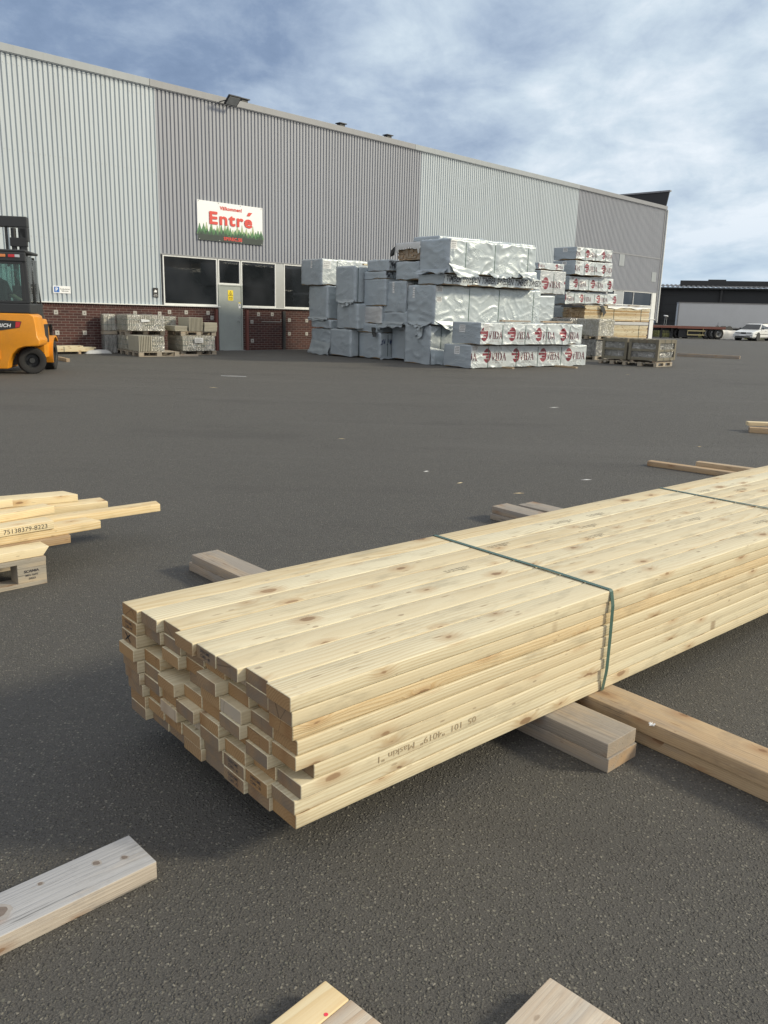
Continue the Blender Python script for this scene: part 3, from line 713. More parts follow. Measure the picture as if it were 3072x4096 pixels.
# floodlight at the eaves
fl = frame_empty('floodlight', 'black flat floodlight bracketed to the eaves of the grey panel', 'floodlight', 17.55, 0.1, 8.06)
Mt = Matrix.Translation((0.0, -0.35, 0.02)) @ Matrix.Rotation(R(-38), 4, 'X')
mb = MB(); mb.box(-0.25, 0.25, -0.19, 0.19, -0.03, 0.03, M=Mt); mb.build('lamp_housing', M_DARK, fl, bevel=0.02)
mb = MB(); mb.box(-0.21, 0.21, -0.15, 0.15, -0.037, -0.0305, M=Mt); mb.build('lamp_glass', M_STEEL, fl)
mb = MB(); mb.box(-0.27, -0.255, -0.30, 0.12, -0.03, 0.0); mb.box(0.255, 0.27, -0.30, 0.12, -0.03, 0.0); mb.box(-0.27, 0.27, 0.07, 0.1, -0.08, 0.04); mb.build('bracket', M_DARK, fl)
# ------------------------------------------------------------ boards
def board_data(name, L, Wd, T, mats, bevel=0.003, cut0=0.0, cut1=0.0, zcut1=0.0):
    """x from 0 to L, y from 0 to Wd, z from 0 to T; ends are material slot 1; cut = skew of the ends in y"""
    vs = [(0, 0, 0), (L + zcut1, 0, 0), (L + cut1 + zcut1, Wd, 0), (cut0, Wd, 0), (0, 0, T), (L, 0, T), (L + cut1, Wd, T), (cut0, Wd, T)]
    fs = [(0, 3, 2, 1), (4, 5, 6, 7), (0, 1, 5, 4), (1, 2, 6, 5), (2, 3, 7, 6), (3, 0, 4, 7)]
    me = bpy.data.meshes.new(name); me.from_pydata(vs, [], fs)
    for m_ in mats: me.materials.append(m_)
    me.polygons[3].material_index = 1; me.polygons[5].material_index = 1
    bm = bmesh.new(); bm.from_mesh(me)
    ed = [e for e in bm.edges if e.calc_face_angle(0) > 0.5 and abs((e.verts[0].co - e.verts[1].co).x) > L * 0.5]
    bmesh.ops.bevel(bm, geom=ed, offset=bevel, segments=3, affect='EDGES', profile=0.5)
    ed = [e for e in bm.edges if len(e.link_faces) == 2 and e.calc_face_angle(0) > 0.8 and {f.material_index for f in e.link_faces} == {0, 1}]
    bmesh.ops.bevel(bm, geom=ed, offset=bevel * 0.35, segments=1, affect='EDGES')
    bmesh.ops.recalc_face_normals(bm, faces=bm.faces)
    bm.to_mesh(me); bm.free()
    for p in me.polygons: p.use_smooth = True
    me.set_sharp_from_angle(angle=R(40))
    return me

def board(name, L, Wd, T, mats, parent=None, loc=(0, 0, 0), rz=0.0, ry=0.0, **kw):
    return link_mesh(name, board_data(name, L, Wd, T, mats, **kw), parent, loc, (0, ry, rz))

PINE = (M_PINE, M_PINE_END); PINE2 = (M_PINE2, M_PINE2); OLD = (M_OLD, M_OLD_END); TAN = (M_TAN, M_OLD_END); SILV = (M_GREYW, M_OLD_END)

# ------------------------------------------------------------ the strapped timber package in front
YAW = R(49.167)
Lv = Vector((math.sin(YAW), math.cos(YAW), 0)); Sv = Vector((math.cos(YAW), -math.sin(YAW), 0))
PK_H, PK_W, ZB = 0.381, 0.892, 0.1003
org = Vector((-0.218, 1.841, ZB))   # near-right bottom corner; local x = Lv, local y runs left
RZ_T = math.pi / 2 - YAW
pk = empty('timber_package', 'strapped package of fresh pale pine boards lying across the foreground', 'timber package', tuple(org), RZ_T)
NR, NC = 9, 8; bt = PK_H / NR; bw = PK_W / NC
rp = random.Random(12)
offs = {}
for i in range(NR):
    for j in range(NC):
        offs[i, j] = rp.choice((0, 0.004, -0.01, 0.012, 0.024, 0.04, -0.008)) + rp.uniform(-0.005, 0.006)
# rows from the top; values read off the sawn ends (positive = set back)
last = [0.0, 0.006, 0.010, 0.022, 0.016, 0.075, 0.020, 0.0, 0.012]
for i, v in enumerate(last): offs[i, 7] = v
for k, v in {(0,0):0.0,(0,1):0.006,(0,2):0.022,(0,3):-0.004,(0,4):0.0,(0,5):-0.004,(0,6):0.014,(1,0):-0.004,(1,1):0.016,(1,2):0.020,(1,3):0.03,(1,4):0.028,(1,5):0.05,(1,6):0.014,
             (2,0):-0.006,(2,1):0.07,(2,2):0.012,(2,3):0.03,(2,4):-0.002,(2,5):0.03,(2,6):0.05,(3,0):-0.018,(3,1):0.012,(3,2):0.075,(3,3):0.04,(3,4):0.01,(3,5):0.005,(3,6):0.028,
             (4,0):-0.012,(4,1):0.010,(4,2):-0.005,(4,3):0.02,(4,4):0.015,(4,5):0.0,(5,2):0.008,(5,3):-0.008,(5,4):0.004,(6,0):-0.010,(7,0):-0.006,(7,3):-0.014,(7,5):-0.012,(7,6):-0.02,(8,5):-0.014,(8,6):0.0}.items():
    offs[k] = v
for (i, j) in offs:
    if i >= 7: offs[i, j] = offs[i, j] * 0.35 + 0.004
    elif j == 0 and i > 3: offs[i, j] *= 0.5
LEN = 4.8
md = board_data('board', LEN, bw - 0.0022, bt - 0.0014, PINE, bevel=0.0042)
PINEO = (wood('orange_rough_pine', (0.69, 0.59, 0.39), (0.52, 0.38, 0.20), bumpk=0.9), M_PINE_END)
mdo = board_data('board', LEN, bw - 0.0022, bt - 0.0014, PINEO, bevel=0.006)
for i in range(NR):
    for j in range(NC):
        x0 = offs[i, j] - 0.045 * (7 - j) / 7 + (0.012 if i > 5 else 0)
        y = PK_W - (j + 1) * bw                           # j = 0 is the far-left column
        y += rp.uniform(-0.0004, 0.0004)
        if j == 7: y += (0.0, 0.001, 0.004, 0.001, 0.0, 0.002, -0.001, 0.005, 0.004)[i]
        link_mesh('board', mdo if (i, j) in ((2, 7),) else md, pk, (x0, y, PK_H - (i + 1) * bt + rp.uniform(0, 0.0006)))
# straps
def strap(x, wd=0.0185, sag=0.004):
    H = PK_H; W_ = PK_W; e = 0.0016
    path = [(W_ + e, 0.02), (W_ + 0.004, 0.2), (W_ + e, H - 0.004), (W_ - 0.004, H + e), (W_ * 0.55, H + 0.0022), (W_ * 0.3, H + 0.004), (0.004, H + e),
            (-e, H - 0.004), (-0.012, H - bt * 1.3), (-0.013, H - bt * 4), (-0.012, H - bt * 6.9), (-0.0105, H - bt * 7.3), (-e, 0.004), (0.004, -e), (W_ - 0.004, -e), (W_ + e, 0.004)]
    n = len(path); vs = []
    for k in range(n):
        a = Vector((0, *path[k - 1])); b = Vector((0, *path[k])); c = Vector((0, *path[(k + 1) % n]))
        t = ((b - a).normalized() + (c - b).normalized()).normalized(); nr = Vector((0, -t.z, t.y)); nr = nr if nr.dot(b - Vector((0, W_ / 2, H / 2))) > 0 else -nr
        for dx in (-wd / 2, wd / 2):
            vs.append((x + dx, b.y, b.z)); vs.append((x + dx, b.y + nr.y * 0.0009, b.z + nr.z * 0.0009))
    fs = []
    for k in range(n):
        a = 4 * k; b = 4 * ((k + 1) % n)
        fs += [(a + 1, b + 1, b + 3, a + 3), (a, a + 2, b + 2, b), (a, b, b + 1, a + 1), (a + 2, a + 3, b + 3, b + 2)]
    mb = MB(); mb.add(vs, fs); return mb.build('strap', M_STRAP, pk)
strap(1.347); strap(3.116)
# printed stamps
def stamp_end(i, j, lines, x=None):
    y = PK_W - j * bw - 0.028; z = PK_H - i * bt
    xo = offs[i, j] - 0.045 * (7 - j) / 7 + (0.012 if i > 5 else 0) - 0.0012
    for k, s in enumerate(lines):
        text('end_stamp', s, M_INK, pk, (xo, y, z - 0.018 - k * 0.0145), (0, -1, 0), (0, 0, 1), 0.0095, bold=0.004, width=0.052)
for i, j, s in ((1, 0, 'C24N - 48'), (0, 4, 'C24N - 48'), (7, 5, 'C24N - 36'), (8, 5, 'C24N - 42'), (7, 6, 'C24N - 36')):
    stamp_end(i, j, ('DEROME', s))
xo = offs[2, 0] - 0.045 - 0.0012; yc = PK_W - 0.05; zc = PK_H - 2.5 * bt
mb = MB()
for s in (-1, 1):
    a = Vector((xo, yc - 0.018, zc - 0.013 * s)); b = Vector((xo, yc + 0.018, zc + 0.013 * s)); wv = Vector((0, 0.0018, 0.0018 * -s))
    mb.add([a - wv, a + wv, b + wv, b - wv], [(0, 1, 2, 3)])
mb.build('marker_cross', M_BLACK, pk)
def stamp_top(x, y):
    text('face_stamp', 'CE  C24N DEROME V3', M_INK, pk, (x, y, PK_H + 0.0006), (1, -0.02, 0), (0, 1, 0), 0.0085, width=0.125)
    text('face_stamp', '1402  38 COMBEVIST C', M_INK, pk, (x, y - 0.014, PK_H + 0.0006), (1, -0.02, 0), (0, 1, 0), 0.0075, width=0.120)
    text('face_stamp', '3095', M_INK, pk, (x + 0.07, y - 0.026, PK_H + 0.0006), (1, -0.02, 0), (0, 1, 0), 0.0075)
for x, y in ((1.02, bw * 4.45), (1.40, bw * 5.62), (1.95, bw * 6.45), (2.2, bw * 6.45), (1.98, bw * 5.4), (1.86, bw * 4.3), (2.52, bw * 3.45), (2.75, bw * 1.5), (3.2, bw * 6.3), (3.42, bw * 5.4)):
    stamp_top(x, y)
text('side_stamp', '05  101  "4019"  Maskin "1', M_INKP, pk, (0.68, -0.0022, PK_H - 6.26 * bt), (-1, 0, 0), (0, 0, -1), 0.020, width=0.39, bold=0.0)

# ------------------------------------------------------------ things that carry it and lie around
def lying(name, label, cat, L, Wd, T, mats, loc, az, group=None, z=0.0, **kw):
    """board lying with near-left bottom corner at loc and its length towards azimuth az (degrees from +y)"""
    o = link_mesh(name, board_data(name, L, Wd, T, mats, **kw), None, (loc[0], loc[1], z), (0, 0, R(90 - az)))
    return tag(o, label, cat, group)
AZP = 49.167 + 90      # across the package
def across(name, label, near_end, L, Wd, T, mats, z=0.0, az=AZP, **kw):
    """near_end: ground point of the near-right end's left corner; runs back from there under the package"""
    d = Vector((math.sin(R(az)), math.cos(R(az)), 0)); st = Vector((near_end[0], near_end[1], 0)) - d * L
    o = link_mesh(name, board_data(name, L, Wd, T, mats, **kw), None, (st.x, st.y, z), (0, 0, R(90 - az)))
    return tag(o, label, 'board')
T2 = 0.0492
# grey pair, right end near (0.73,2.33)
across('bearer_board', 'lower weathered board of the grey pair under the package near its strap', (0.73, 2.335), 2.66, 0.165, T2, OLD, 0.0, 137.6)
across('bearer_board', 'upper weathered board with nail holes of the grey pair under the package', (0.725, 2.340), 2.62, 0.165, T2, OLD, T2 + 0.0006, 137.6)
# brown pair running out of the picture
across('bearer_beam', 'lower long brown board of the pair sticking far out to the right', (1.33, 2.02), 1.75, 0.145, T2, TAN, 0.0, 139.3)
across('bearer_beam', 'upper long brown board sticking far out to the right with a white fleck', (1.32, 2.015), 1.7, 0.150, T2, TAN, T2 + 0.0006, 139.0)
# third bearers, seen behind the package on the left
# far second support pair
mb = MB(); 
for k in range(14):
    a = rp.uniform(0, 6.28); mb.cyl((0.905 + 0.003 * math.cos(a), 2.475 + 0.003 * math.sin(a), 0.0995), (0.905 + 0.011 * math.cos(a), 2.475 + 0.011 * math.sin(a), 0.101 + rp.uniform(0, .005)), 0.0028, 5, r2=0.001)
tag(mb.build('fluff', M_SIGNW), 'tiny white fluff on the long brown beam', 'fluff')

# silvered board bottom left
lying('loose_board', 'silver grey weathered board with knots at the lower left', 'board', 1.35, 0.145, 0.05, SILV, (-1.511, 0.842), 45.5)
sb_ = [o for o in bpy.data.objects if o.get('label', '').startswith('silver grey weathered board')][0]
bpy.context.view_layer.update(); M_KN = paint('dry_knot', (0.19, 0.155, 0.135), 0.8, dirt=0.8, scale=60); M_KR = paint('knot_halo', (0.34, 0.32, 0.305), 0.8, dirt=0.6, scale=50)
for x, y, r_, s_ in ((-0.695, 1.775, 0.0075, 1), (-0.632, 1.80, 0.0065, 2), (-0.801, 1.695, 0.005, 3), (-0.856, 1.598, 0.017, 4)):
    for nm, k, mm, zz_ in (('knot', 1.0, M_KN, 0.0507), ('knot_halo', 1.55, M_KR, 0.0503)):
        pts = [Vector((x, y, zz_)) + Vector((math.cos(a) * 1.15, math.sin(a), 0)) * r_ * k * (1 + 0.28 * noise.noise(Vector((math.cos(a) * 1.5, math.sin(a) * 1.5, s_ * 3 + k)))) for a in [i * math.pi / 12 for i in range(24)]]
        m_ = MB(); m_.add(pts, [tuple(range(24))]); k_ = m_.build(nm, mm, None); k_.parent = sb_; k_.matrix_parent_inverse = sb_.matrix_world.inverted()
# two board ends at the bottom edge
lying('loose_board', 'yellowish board corner with a red dot poking in at the bottom edge', 'board', 0.5, 0.070, 0.045, (M_PINE2, M_PINE2), (-0.380, 1.013), 42)
lying('loose_board', 'pale knotty board end lying against the yellowish board at the bottom edge', 'board', 0.5, 0.108, 0.043, (M_PALE, M_PALE), (-0.297, 0.943), 42)
lying('loose_board', 'grey pink striped board end with a split at the bottom edge, right of centre', 'board', 0.6, 0.165, 0.045, (M_PALE, M_PALE), (0.088, 0.904), 43)
mb = MB(); mb.cyl((-0.089, 1.345, 0.0452), (-0.089, 1.345, 0.0456), 0.0045, 10); dot = mb.build('red_dot', paint('red_marker', (0.75, 0.05, 0.09), 0.7), None)
par = [o for o in bpy.data.objects if o.get('label', '').startswith('yellowish board corner')][0]
bpy.context.view_layer.update(); dot.parent = par; dot.matrix_parent_inverse = par.matrix_world.inverted()

# small boards behind the package
def gb(label, p0, p1, Wd, T, mats, z=0.0, group=None, cat='board', name='loose_board', **kw):
    """board whose near lower edge runs from p0 to p1; its width lies to the left of that line"""
    d = Vector((p1[0] - p0[0], p1[1] - p0[1])); az = math.degrees(math.atan2(d.x, d.y))
    return lying(name, label, cat, d.length, Wd, T, mats, p0, az, group, z, **kw)
gb('grey bearer end peeping out behind the package, left of the far strap', (0.765, 5.66), (2.30, 3.88), 0.16, 0.05, OLD, 0.045)
gb('hidden lower board under the grey bearer end behind the package', (0.755, 5.66), (2.28, 3.87), 0.15, 0.044, OLD, 0.0)
gb('brownish thicker bearer end behind the package, right of the grey one', (0.985, 5.86), (2.6, 4.08), 0.17, 0.066, OLD, 0.0)
gb('long thin batten on the asphalt beyond the package', (2.60, 8.03), (4.3, 6.58), 0.09, 0.048, TAN, 0.0)
gb('shorter batten resting against the long thin batten beyond the package', (3.03, 7.90), (4.6, 6.62), 0.09, 0.075, TAN, 0.0)
gb('upper plank of a small pile cut by the right edge', (4.82, 10.9), (6.4, 10.7), 0.12, 0.05, (M_PINE2, M_PINE2), 0.075)
gb('lower brown plank of a small pile cut by the right edge', (4.78, 10.75), (6.4, 10.3), 0.12, 0.07, TAN, 0.0)

# ------------------------------------------------------------ pallet with offcuts at the left
AZL = 46.0
def pallet_obj(label, loc, rz, L=1.2, Wd=0.8, H=0.144, mats=M_PALLET, group=None, foot=True):
    """local x along L, y along width, origin at one lower corner"""
    e = empty('pallet', label, 'pallet', loc, rz, group)
    hs = H - 0.022 * 3 if False else H
    b = 0.022 * H / 0.144
    for k in range(3):
        y = (0, (Wd - 0.145) / 2, Wd - 0.1)[k]; wd_ = (0.1, 0.145, 0.1)[k]
        m_ = MB(); m_.box(0, L, y, y + wd_, 0, b); m_.build('bottom_board', mats, e, bevel=0.002)
        for q in (0, (L - 0.145) / 2, L - 0.145):
            m_ = MB(); m_.box(q, q + 0.145, y + 0.001, y + wd_ - 0.001, b, H - 2 * b); m_.build('block', mats, e, bevel=0.002)
    for q in (0, (L - 0.145) / 2, L - 0.145):
        m_ = MB(); m_.box(q, q + 0.145, 0, Wd, H - 2 * b, H - b); m_.build('cross_board', mats, e, bevel=0.002)
    for k in range(5):
        y = k * (Wd - 0.13) / 4; m_ = MB(); m_.box(-0.002, L + 0.002, y, y + 0.12, H - b, H); m_.build('deck_board', mats, e, bevel=0.002)
    return e
dL = Vector((math.sin(R(AZL)), math.cos(R(AZL)), 0)); dN = Vector((-dL.y, dL.x, 0))
pc0 = Vector((-1.735, 4.03, 0)) - dL * 1.2
pl = pallet_obj('pallet with a branded block carrying pine offcuts at the left edge', tuple(pc0), R(90 - AZL), mats=M_PALLET)
for s, zz_, h_, b_ in (('SCANIA', 0.076, 0.0125, 0.03), ('MH-1675', 0.056, 0.010, 0.012), ('2023', 0.038, 0.010, 0.012)):
    text('brand_mark', s, M_INK, pl, (1.2 - 0.075, -0.0012 + 0.001 - 0.001, zz_), (1, 0, 0), (0, 0, 1), h_, bold=b_, center=True, width={'SCANIA': 0.075, 'MH-1675': 0.062, '2023': 0.035}[s])
def off(label, tipx, tipy, L, Wd, T, z, az=AZL, mats=PINE2, name='pine_offcut', **kw):
    d = Vector((math.sin(R(az)), math.cos(R(az)), 0)); st = Vector((tipx, tipy, 0)) - d * L
    return lying(name, label, 'board', L, Wd, T, mats, (st.x, st.y), az, None, z, **kw)
t_ = 0.0445
off('offcut with slanting end lowest on the branded pallet', -1.725, 4.06, 1.0, 0.12, t_, 0.145, zcut1=-0.035)
off('tan offcut just behind the slant ended one on the pallet', -1.70, 4.285, 1.1, 0.13, t_, 0.145, mats=TAN)
off('offcut hidden low in the middle of the pallet pile', -1.95, 4.32, 0.9, 0.12, t_, 0.145)
off('offcut hidden low at the back of the pallet pile', -2.02, 4.48, 0.9, 0.12, t_, 0.145)
off('square ended offcut under the numbered board on the pallet', -1.585, 4.435, 1.3, 0.13, t_, 0.1905, az=44.5, cut1=-0.03)
ob_ = off('numbered pine board on top of the pallet pile', -1.765, 4.235, 1.1, 0.115, t_, 0.236, az=45.5)
text('printed_number', '75138379-8223', M_BLACK, ob_, (1.1 - 0.016 - 0.245, -0.0008, 0.010), (1, 0, 0), (0, 0, 1), 0.024, width=0.225, bold=-0.004)
off('longest offcut reaching furthest right from the pallet', -1.37, 4.87, 1.5, 0.10, t_, 0.1905, az=48.5, cut1=0.02)
off('broad offcut behind the longest one on the pallet', -1.70, 4.90, 1.3, 0.14, t_, 0.1905, az=52)
off('rough ended offcut showing curved growth rings on the pallet pile', -1.895, 4.57, 0.62, 0.10, t_, 0.236, az=40, mats=(M_PINE2, M_PINE2), cut1=-0.02)
off('rearmost offcut with pointed end on the pallet pile', -1.875, 4.88, 1.2, 0.14, t_, 0.236, az=58, cut1=-0.06)
off('short offcut corner near the left edge, top of the pile', -2.11, 4.52, 0.7, 0.09, t_, 0.2815, az=40)
# ------------------------------------------------------------ wrapped timber packages
COL_G = (0.345, 0.400, 0.450); COL_F = (0.42, 0.475, 0.51); COL_W = (0.50, 0.55, 0.575)  # COL_G: plain grey for end faces, with their shade also put into the colour
MAROON = (0.20, 0.018, 0.035); GREYT = (0.11, 0.035, 0.05); NAVY = (0.035, 0.05, 0.13); BLK = (0.035, 0.037, 0.05)

def in_poly(x, y, P):
    c = False; n = len(P); j = n - 1
    for i in range(n):
        xi, yi = P[i]; xj, yj = P[j]
        if (yi > y) != (yj > y) and x < (xj - xi) * (y - yi) / (yj - yi) + xi: c = not c
        j = i
    return c
SERIF = {  # unit height glyphs with thick and thin strokes
    'V': (0.78, [[(0.0, 1), (0.0, 0.95), (0.06, 0.94), (0.36, 0.0), (0.42, 0.0), (0.70, 0.94), (0.78, 0.95), (0.78, 1), (0.54, 1), (0.54, 0.95), (0.62, 0.94), (0.43, 0.22), (0.24, 0.94), (0.30, 0.95), (0.30, 1)]]),
    'I': (0.34, [[(0.02, 0), (0.32, 0), (0.32, 0.05), (0.25, 0.06), (0.25, 0.94), (0.32, 0.95), (0.32, 1), (0.02, 1), (0.02, 0.95), (0.09, 0.94), (0.09, 0.06), (0.02, 0.05)]]),
    'D': (0.84, [[(0.02, 0), (0.45, 0), (0.64, 0.08), (0.76, 0.28), (0.80, 0.5), (0.76, 0.74), (0.64, 0.92), (0.45, 1), (0.02, 1), (0.02, 0.95), (0.09, 0.94), (0.09, 0.06), (0.02, 0.05)],
                 [(0.25, 0.07), (0.42, 0.07), (0.54, 0.16), (0.61, 0.32), (0.63, 0.5), (0.61, 0.70), (0.54, 0.85), (0.42, 0.93), (0.25, 0.93)]]),
    'A': (0.78, [[(-0.02, 0), (0.20, 0), (0.20, 0.05), (0.13, 0.06), (0.20, 0.28), (0.50, 0.28), (0.56, 0.06), (0.50, 0.05), (0.50, 0), (0.80, 0), (0.80, 0.05), (0.73, 0.06), (0.42, 1.0), (0.36, 1.0), (0.06, 0.06), (-0.02, 0.05)],
                 [(0.22, 0.35), (0.47, 0.35), (0.345, 0.76)]]),
}
def glyphs(s, x, y):
    for ch in s:
        wd, P = SERIF[ch]
        if x < wd:
            if x < -0.05 or y < 0 or y > 1: return False
            for dx in (-0.035, 0.0, 0.035):
                c = False
                for q in P: c ^= in_poly(x + dx, y, q)
                if c: return True
            return False
        x -= wd + 0.04
    return False
def vida(x, y, col=None):
    """logo with its centre at 0,0; unit = logo height; returns colour or None"""
    if abs(x) > 3 or abs(y) > 0.75: return None
    if x < 0.5:
        if -0.5 < y < 0.5 and x > -0.5:
            ov = (x / 0.37) ** 2 + (y / 0.5) ** 2 < 1
            for gp_ in (0.20, -0.02, -0.22):
                if abs(y - gp_) < 0.020 and -0.5 < x < 0.2: return None
            if 0.0 < y < 0.20: return MAROON if (-0.47 < x < 0.20 or ov) else None
            if -0.22 < y < -0.02: return MAROON if (ov and x > -0.14) else None
            return MAROON if ov else None
        return None
    u_, v_ = (x - 0.38) / 0.52, (y + 0.36) / 0.56
    if glyphs('VIDA', u_, v_): return col or GREYT
    if -0.52 < y < -0.47 and 0.45 < x < 1.5 and math.sin(x * 55) + math.sin(x * 23) > -0.2: return (0.35, 0.33, 0.34)
    return None

_tri = {}
def text_hit(s, shear, bold):
    key = (s, shear, bold)
    if key in _tri: return _tri[key]
    vs, fs, wd = text_data(s, bold, shear)
    T = []
    for f in fs:
        for k in range(1, len(f) - 1):
            T.append((vs[f[0]].x, vs[f[0]].y, vs[f[k]].x, vs[f[k]].y, vs[f[k + 1]].x, vs[f[k + 1]].y))
    NB = 80; bins = [[] for _ in range(NB)]
    for t in T:
        a = int(min(t[0::2]) / wd * NB); b = int(max(t[0::2]) / wd * NB)
        for k in range(max(a, 0), min(b, NB - 1) + 1): bins[k].append(t)
    def hit(x, y):
        """x,y in units of capital height"""
        x *= 0.7; y *= 0.7
        if x < 0 or x >= wd: return False
        for ax, ay, bx, by, cx, cy in bins[int(x / wd * NB)]:
            d1 = (x - bx) * (ay - by) - (ax - bx) * (y - by); d2 = (x - cx) * (by - cy) - (bx - cx) * (y - cy); d3 = (x - ax) * (cy - ay) - (cx - ax) * (y - ay)
            if not ((d1 < 0 or d2 < 0 or d3 < 0) and (d1 > 0 or d2 > 0 or d3 > 0)): return True
        return False
    _tri[key] = (hit, wd / 0.7)
    return _tri[key]

def ridge(p, k, ox):
    q = Vector((p.x * k[0] + ox, p.y * k[1] + ox * 0.7, p.z * k[2] - ox))
    n = 1 - abs(noise.noise(q)) * 2.0
    return max(0.0, n) ** 5

class Wrap:
    def __init__(s, L, Wd, H, seed, straps=(), amp=1.0):
        s.L, s.W, s.H, s.o, s.straps, s.amp = L, Wd, H, seed * 13.7, straps, amp
    def f(s, p, n):
        """outward displacement at p with outward normal n"""
        o = s.o
        e = 1.0
        for x in s.straps: e *= 1 - 0.92 * math.exp(-((p.x - x) / 0.09) ** 2)
        pr = Vector((p.x, p.y, p.z))
        # diagonal folds: rotate coordinates in the face plane
        if abs(n.x) > 0.6: a, b = p.y, p.z
        elif abs(n.z) > 0.6: a, b = p.x, p.y
        else: a, b = p.x, p.z
        q1 = Vector((a * 1.1 + b * 1.6 + o, (b - a * 0.75) * 2.7, o)); q2 = Vector((a * 1.3 - b * 1.7 + o * 2, (b + a * 0.8) * 3.0, -o))
        r1 = max(0.0, 1 - abs(noise.noise(q1)) * 3.2) ** 2.2; r2 = max(0.0, 1 - abs(noise.noise(q2)) * 3.2) ** 2.2
        m_ = noise.noise(Vector((a * 0.9 + o, b * 0.9, o)))
        low = noise.noise(Vector((a * 1.7 + o, b * 2.2, -o)))
        d = 0.013 * low + 0.026 * r1 * max(0.0, 0.36 + m_) + 0.026 * r2 * max(0.0, 0.36 - m_)
        d += 0.003 * noise.noise(Vector((a * 5 + o, b * 8, 0)))
        # strap pleats
        for x in s.straps:
            dx = abs(p.x - x)
            if dx < 0.28 and abs(n.x) < 0.5: d += 0.006 * math.exp(-(dx / 0.12) ** 2) * math.sin(b * 34 + 3 * noise.noise(Vector((b * 3, o, 0))) + (p.x - x) * 14)
        return (d * e * s.amp) - 0.006 * (1 - e)
    def nrm(s, p):
        n = Vector((0, 0, 0)); e = 1e-5
        if p.x < e: n.x -= 1
        if p.x > s.L - e: n.x += 1
        if p.y < e: n.y -= 1
        if p.y > s.W - e: n.y += 1
        if p.z > s.H - e: n.z += 1
        return n if n.length > 0 else Vector((0, -1, 0))
    def disp(s, p, lift=0.0):
        n = s.nrm(p); nn_ = n.normalized()
        q = Vector(p) + nn_ * (s.f(p, nn_) + lift)
        corner = sum(1 for c in n if abs(c) > 0.5)
        if corner >= 2: q -= nn_ * 0.018
        if p.z < 0.06:      # hem hangs unevenly
            k = 1 - p.z / 0.06
            q.z += k * 0.045 * noise.noise(Vector((p.x * 2.3 + s.o, p.y * 2.7, 0)))
            q += nn_ * k * 0.02 * noise.noise(Vector((p.x * 5 + s.o, p.y * 5, 4)))
        return q

